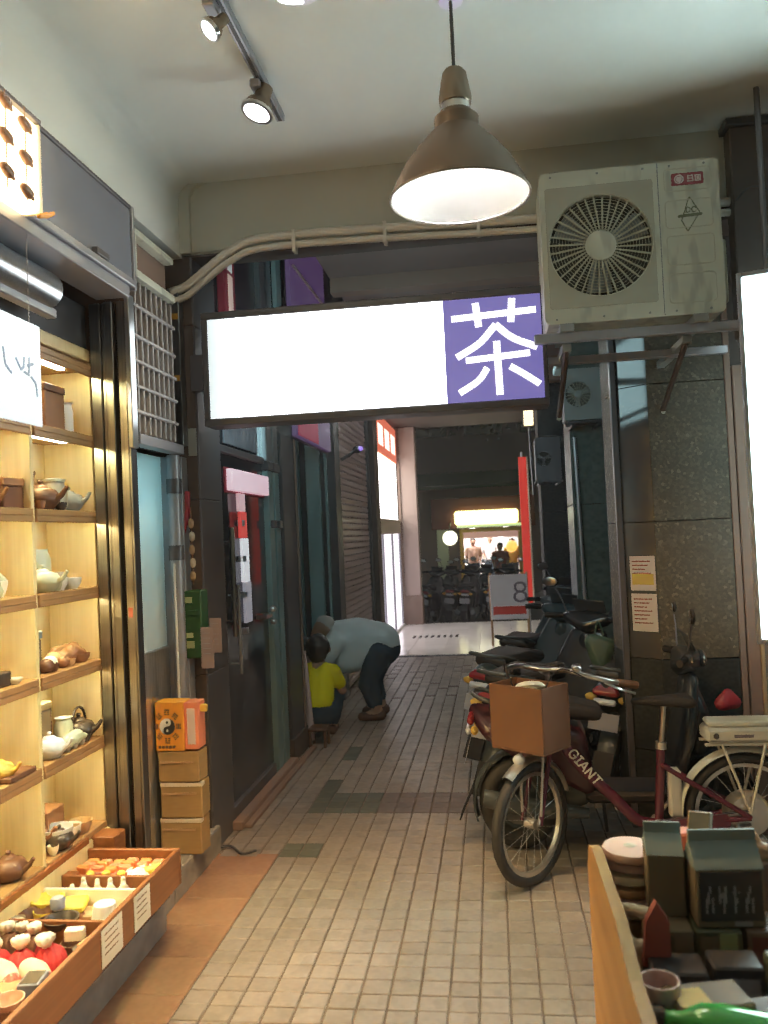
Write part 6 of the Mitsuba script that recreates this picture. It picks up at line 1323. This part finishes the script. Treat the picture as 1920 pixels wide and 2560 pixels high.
part(fb, 'sign', cb(-1.08, .72, FY - .42, FY - .21, 1.72, 2.12, .06), 'lit', emit=np.array([1.0, .95, .30]) * L_FAR); part(fb, 'sign_glow', cb(-.95, .60, FY - .44, FY - .422, 1.82, 2.02, .008), 'lit', emit=np.array([1.0, 1.0, .75]) * L_FAR * 1.6); part(fb, 'sign_base', cb(-1.02, .80, FY - .40, FY - .21, 1.64, 1.715, .01), 'lit', emit=(.75, .95, .35))
part(fb, 'awning', mv(ext(Polygon([(0, 0), (-1.0, -.42), (-1.0, -.52), (0, -.14)]), 8.0, 'yz+'), (-6.0, FY - .003, 3.25)), 'awning_green')
part(fb, 'pilaster', cat(cb(-1.62, -1.30, FY - .10, FY - .001, -.25, 1.61, .01)), 'celadon')
for i in range(6): part(fb, 'upper_window', cb(-5.5 + 1.6 * i, -4.4 + 1.6 * i, FY - .03, FY - .004, 4.3, 5.6, .01), 'dark_glass')
gl = thing('globe_lamp', 'round glowing white globe lamp beside the far shop entrance', 'lamp')
part(gl, 'globe', ball((-1.20, FY - .9, 1.37), .205, sub=3), 'lit', emit=(3.4, 3.3, 2.3)); part(gl, 'arm', tube([(-1.20, FY - .9, 1.57), (-1.20, FY - .9, 1.72), (-1.20, FY - .2, 1.78)], .018, 8), 'dark_steel'); part(gl, 'collar', cyl((-1.20, FY - .9, 1.555), (-1.20, FY - .9, 1.60), .06, 12), 'dark_steel')
def stander(x, y, z0, h, shirt, hairm, label, face=0, trous='trousers'):
    t = thing('person', label, 'person'); k = h / 1.66; s3 = lambda a, b, c, r: (x + a * k, y + b * k, z0 + c * k, r * k)
    b = [Hm([s3(0, 0, .92, .13), s3(0, 0, 1.12, .12)]), Hm([s3(0, 0, 1.12, .12), s3(.10, 0, 1.33, .08), s3(-.10, 0, 1.33, .08)]), Hm([s3(0, 0, 1.36, .05), s3(0, 0, 1.46, .05)]), Hm([s3(0, -.01, 1.56, .092), s3(0, -.03, 1.49, .06)]), Hm([s3(0, -.105, 1.535, .012), s3(0, -.11, 1.515, .014)])]
    for s in (-1, 1):
        b += [Hm([s3(s * .19, 0, 1.33, .05), s3(s * .23, .02, 1.08, .04)]), Hm([s3(s * .23, .02, 1.08, .038), s3(s * .2, -.12, .92, .027)]), Hm([s3(s * .2, -.12, .92, .026), s3(s * .19, -.18, .89, .024)]), Hm([s3(s * .09, 0, .86, .09), s3(s * .10, .0, .47, .06)]), Hm([s3(s * .10, 0, .47, .058), s3(s * .10, .02, .08, .04)]), Hm([s3(s * .10, .02, .05, .04), s3(s * .11, -.13, .03, .03)])]
    part(t, 'body', soft(b, .05, 5), 'skin', smooth=True)
    part(t, 'shirt', soft([Hm([s3(0, 0, .94, .165), s3(0, 0, 1.15, .15), s3(.12, 0, 1.33, .095), s3(-.12, 0, 1.33, .095)])] + [Hm([s3(s * .19, 0, 1.33, .075), s3(s * .225, .01, 1.16, .06)]) for s in (-1, 1)], .06, 4), shirt, smooth=True)
    part(t, 'trousers', soft([Hm([s3(0, 0, .90, .155), s3(0, 0, .82, .14)])] + [Hm([s3(s * .09, 0, .82, .11), s3(s * .10, .01, .12, .07)]) for s in (-1, 1)], .06, 4), trous, smooth=True)
    part(t, 'hair', soft([Hm([s3(0, .012, 1.60, .092), s3(0, .03, 1.55, .085)])], .04, 4), hairm, smooth=True)
stander(-.62, FY + .9, -.24, 1.55, 'pink_cream', 'hair', 'person in a pale orange shirt standing at the left in the far lit shop')
stander(-.12, FY + 2.0, -.2, 1.55, 'board_white', 'hair', 'person in white standing deep inside the far lit shop')
stander(.16, FY - 1.2, -.25, 1.42, 'dull_red', 'hair', 'person in a dull red top standing before the far lit shop', trous='box_wine')
stander(.52, FY + .8, -.24, 1.5, 'amber', 'hair', 'person in a bright yellow-orange top at the right in the far lit shop')
solo('orange_lantern', ball((.50, FY + .2, 1.05), .17, (1, .8, 1.05)), 'lit', 'orange glowing lantern at the right of the far shop entrance', 'lantern', smooth=60, emit=(1.6, .85, .12))
# a street tree whose leaves hang into view above the road
tre = thing('street_tree', 'street tree with dull pinkish lit leaves hanging over the road', 'tree')
part(tre, 'trunk', tube(curve([(2.6, 18.3, -.25), (2.5, 18.2, 1.5), (2.2, 18.0, 3.0), (1.2, 18.0, 3.9), (-.2, 18.1, 4.35)], 24), np.linspace(.16, .03, 25)[:25] if False else .10, 10), 'trunk', smooth=60)
nr = np.random.default_rng(5); V, F = [], []
for c in nr.normal((-.55, 18.2, 4.35), (1.3, .8, .22), (70, 3)):
    for q in nr.normal(c, .20, (26, 3)):
        a, b = nr.normal(size=3), nr.normal(size=3); a /= np.linalg.norm(a); b = np.cross(a, b); b /= np.linalg.norm(b); L = nr.uniform(.05, .10); i = len(V)
        V += [q - a * L, q + b * L * .45, q + a * L, q - b * L * .45]; F += [[i, i + 1, i + 2], [i, i + 2, i + 3]]
part(tre, 'crown', trimesh.Trimesh(np.array(V), F, process=False), 'foliage', kind='stuff')
nb2 = thing('neon_board', 'dim pink shop board high across the street behind the tree', 'sign')
part(nb2, 'panel', cb(-2.0, -.4, FY - .30, FY - .21, 4.6, 5.1, .01), 'lit_dark', emit=(.30, .13, .17)); part(nb2, 'frame', cb(-2.05, -.35, FY - .209, FY - .15, 4.55, 5.15, .01), 'dark_paint')

# haze added in place of camera flare: one closed box round everything
scene['haze'] = {'type': 'cube', 'to_world': T().translate([0, 75, 4.05]).scale([160, 235, 5.55]), 'bsdf': {'type': 'null'}, 'interior': {'type': 'ref', 'id': 'flare_haze'}}
say('haze', kind='stuff')
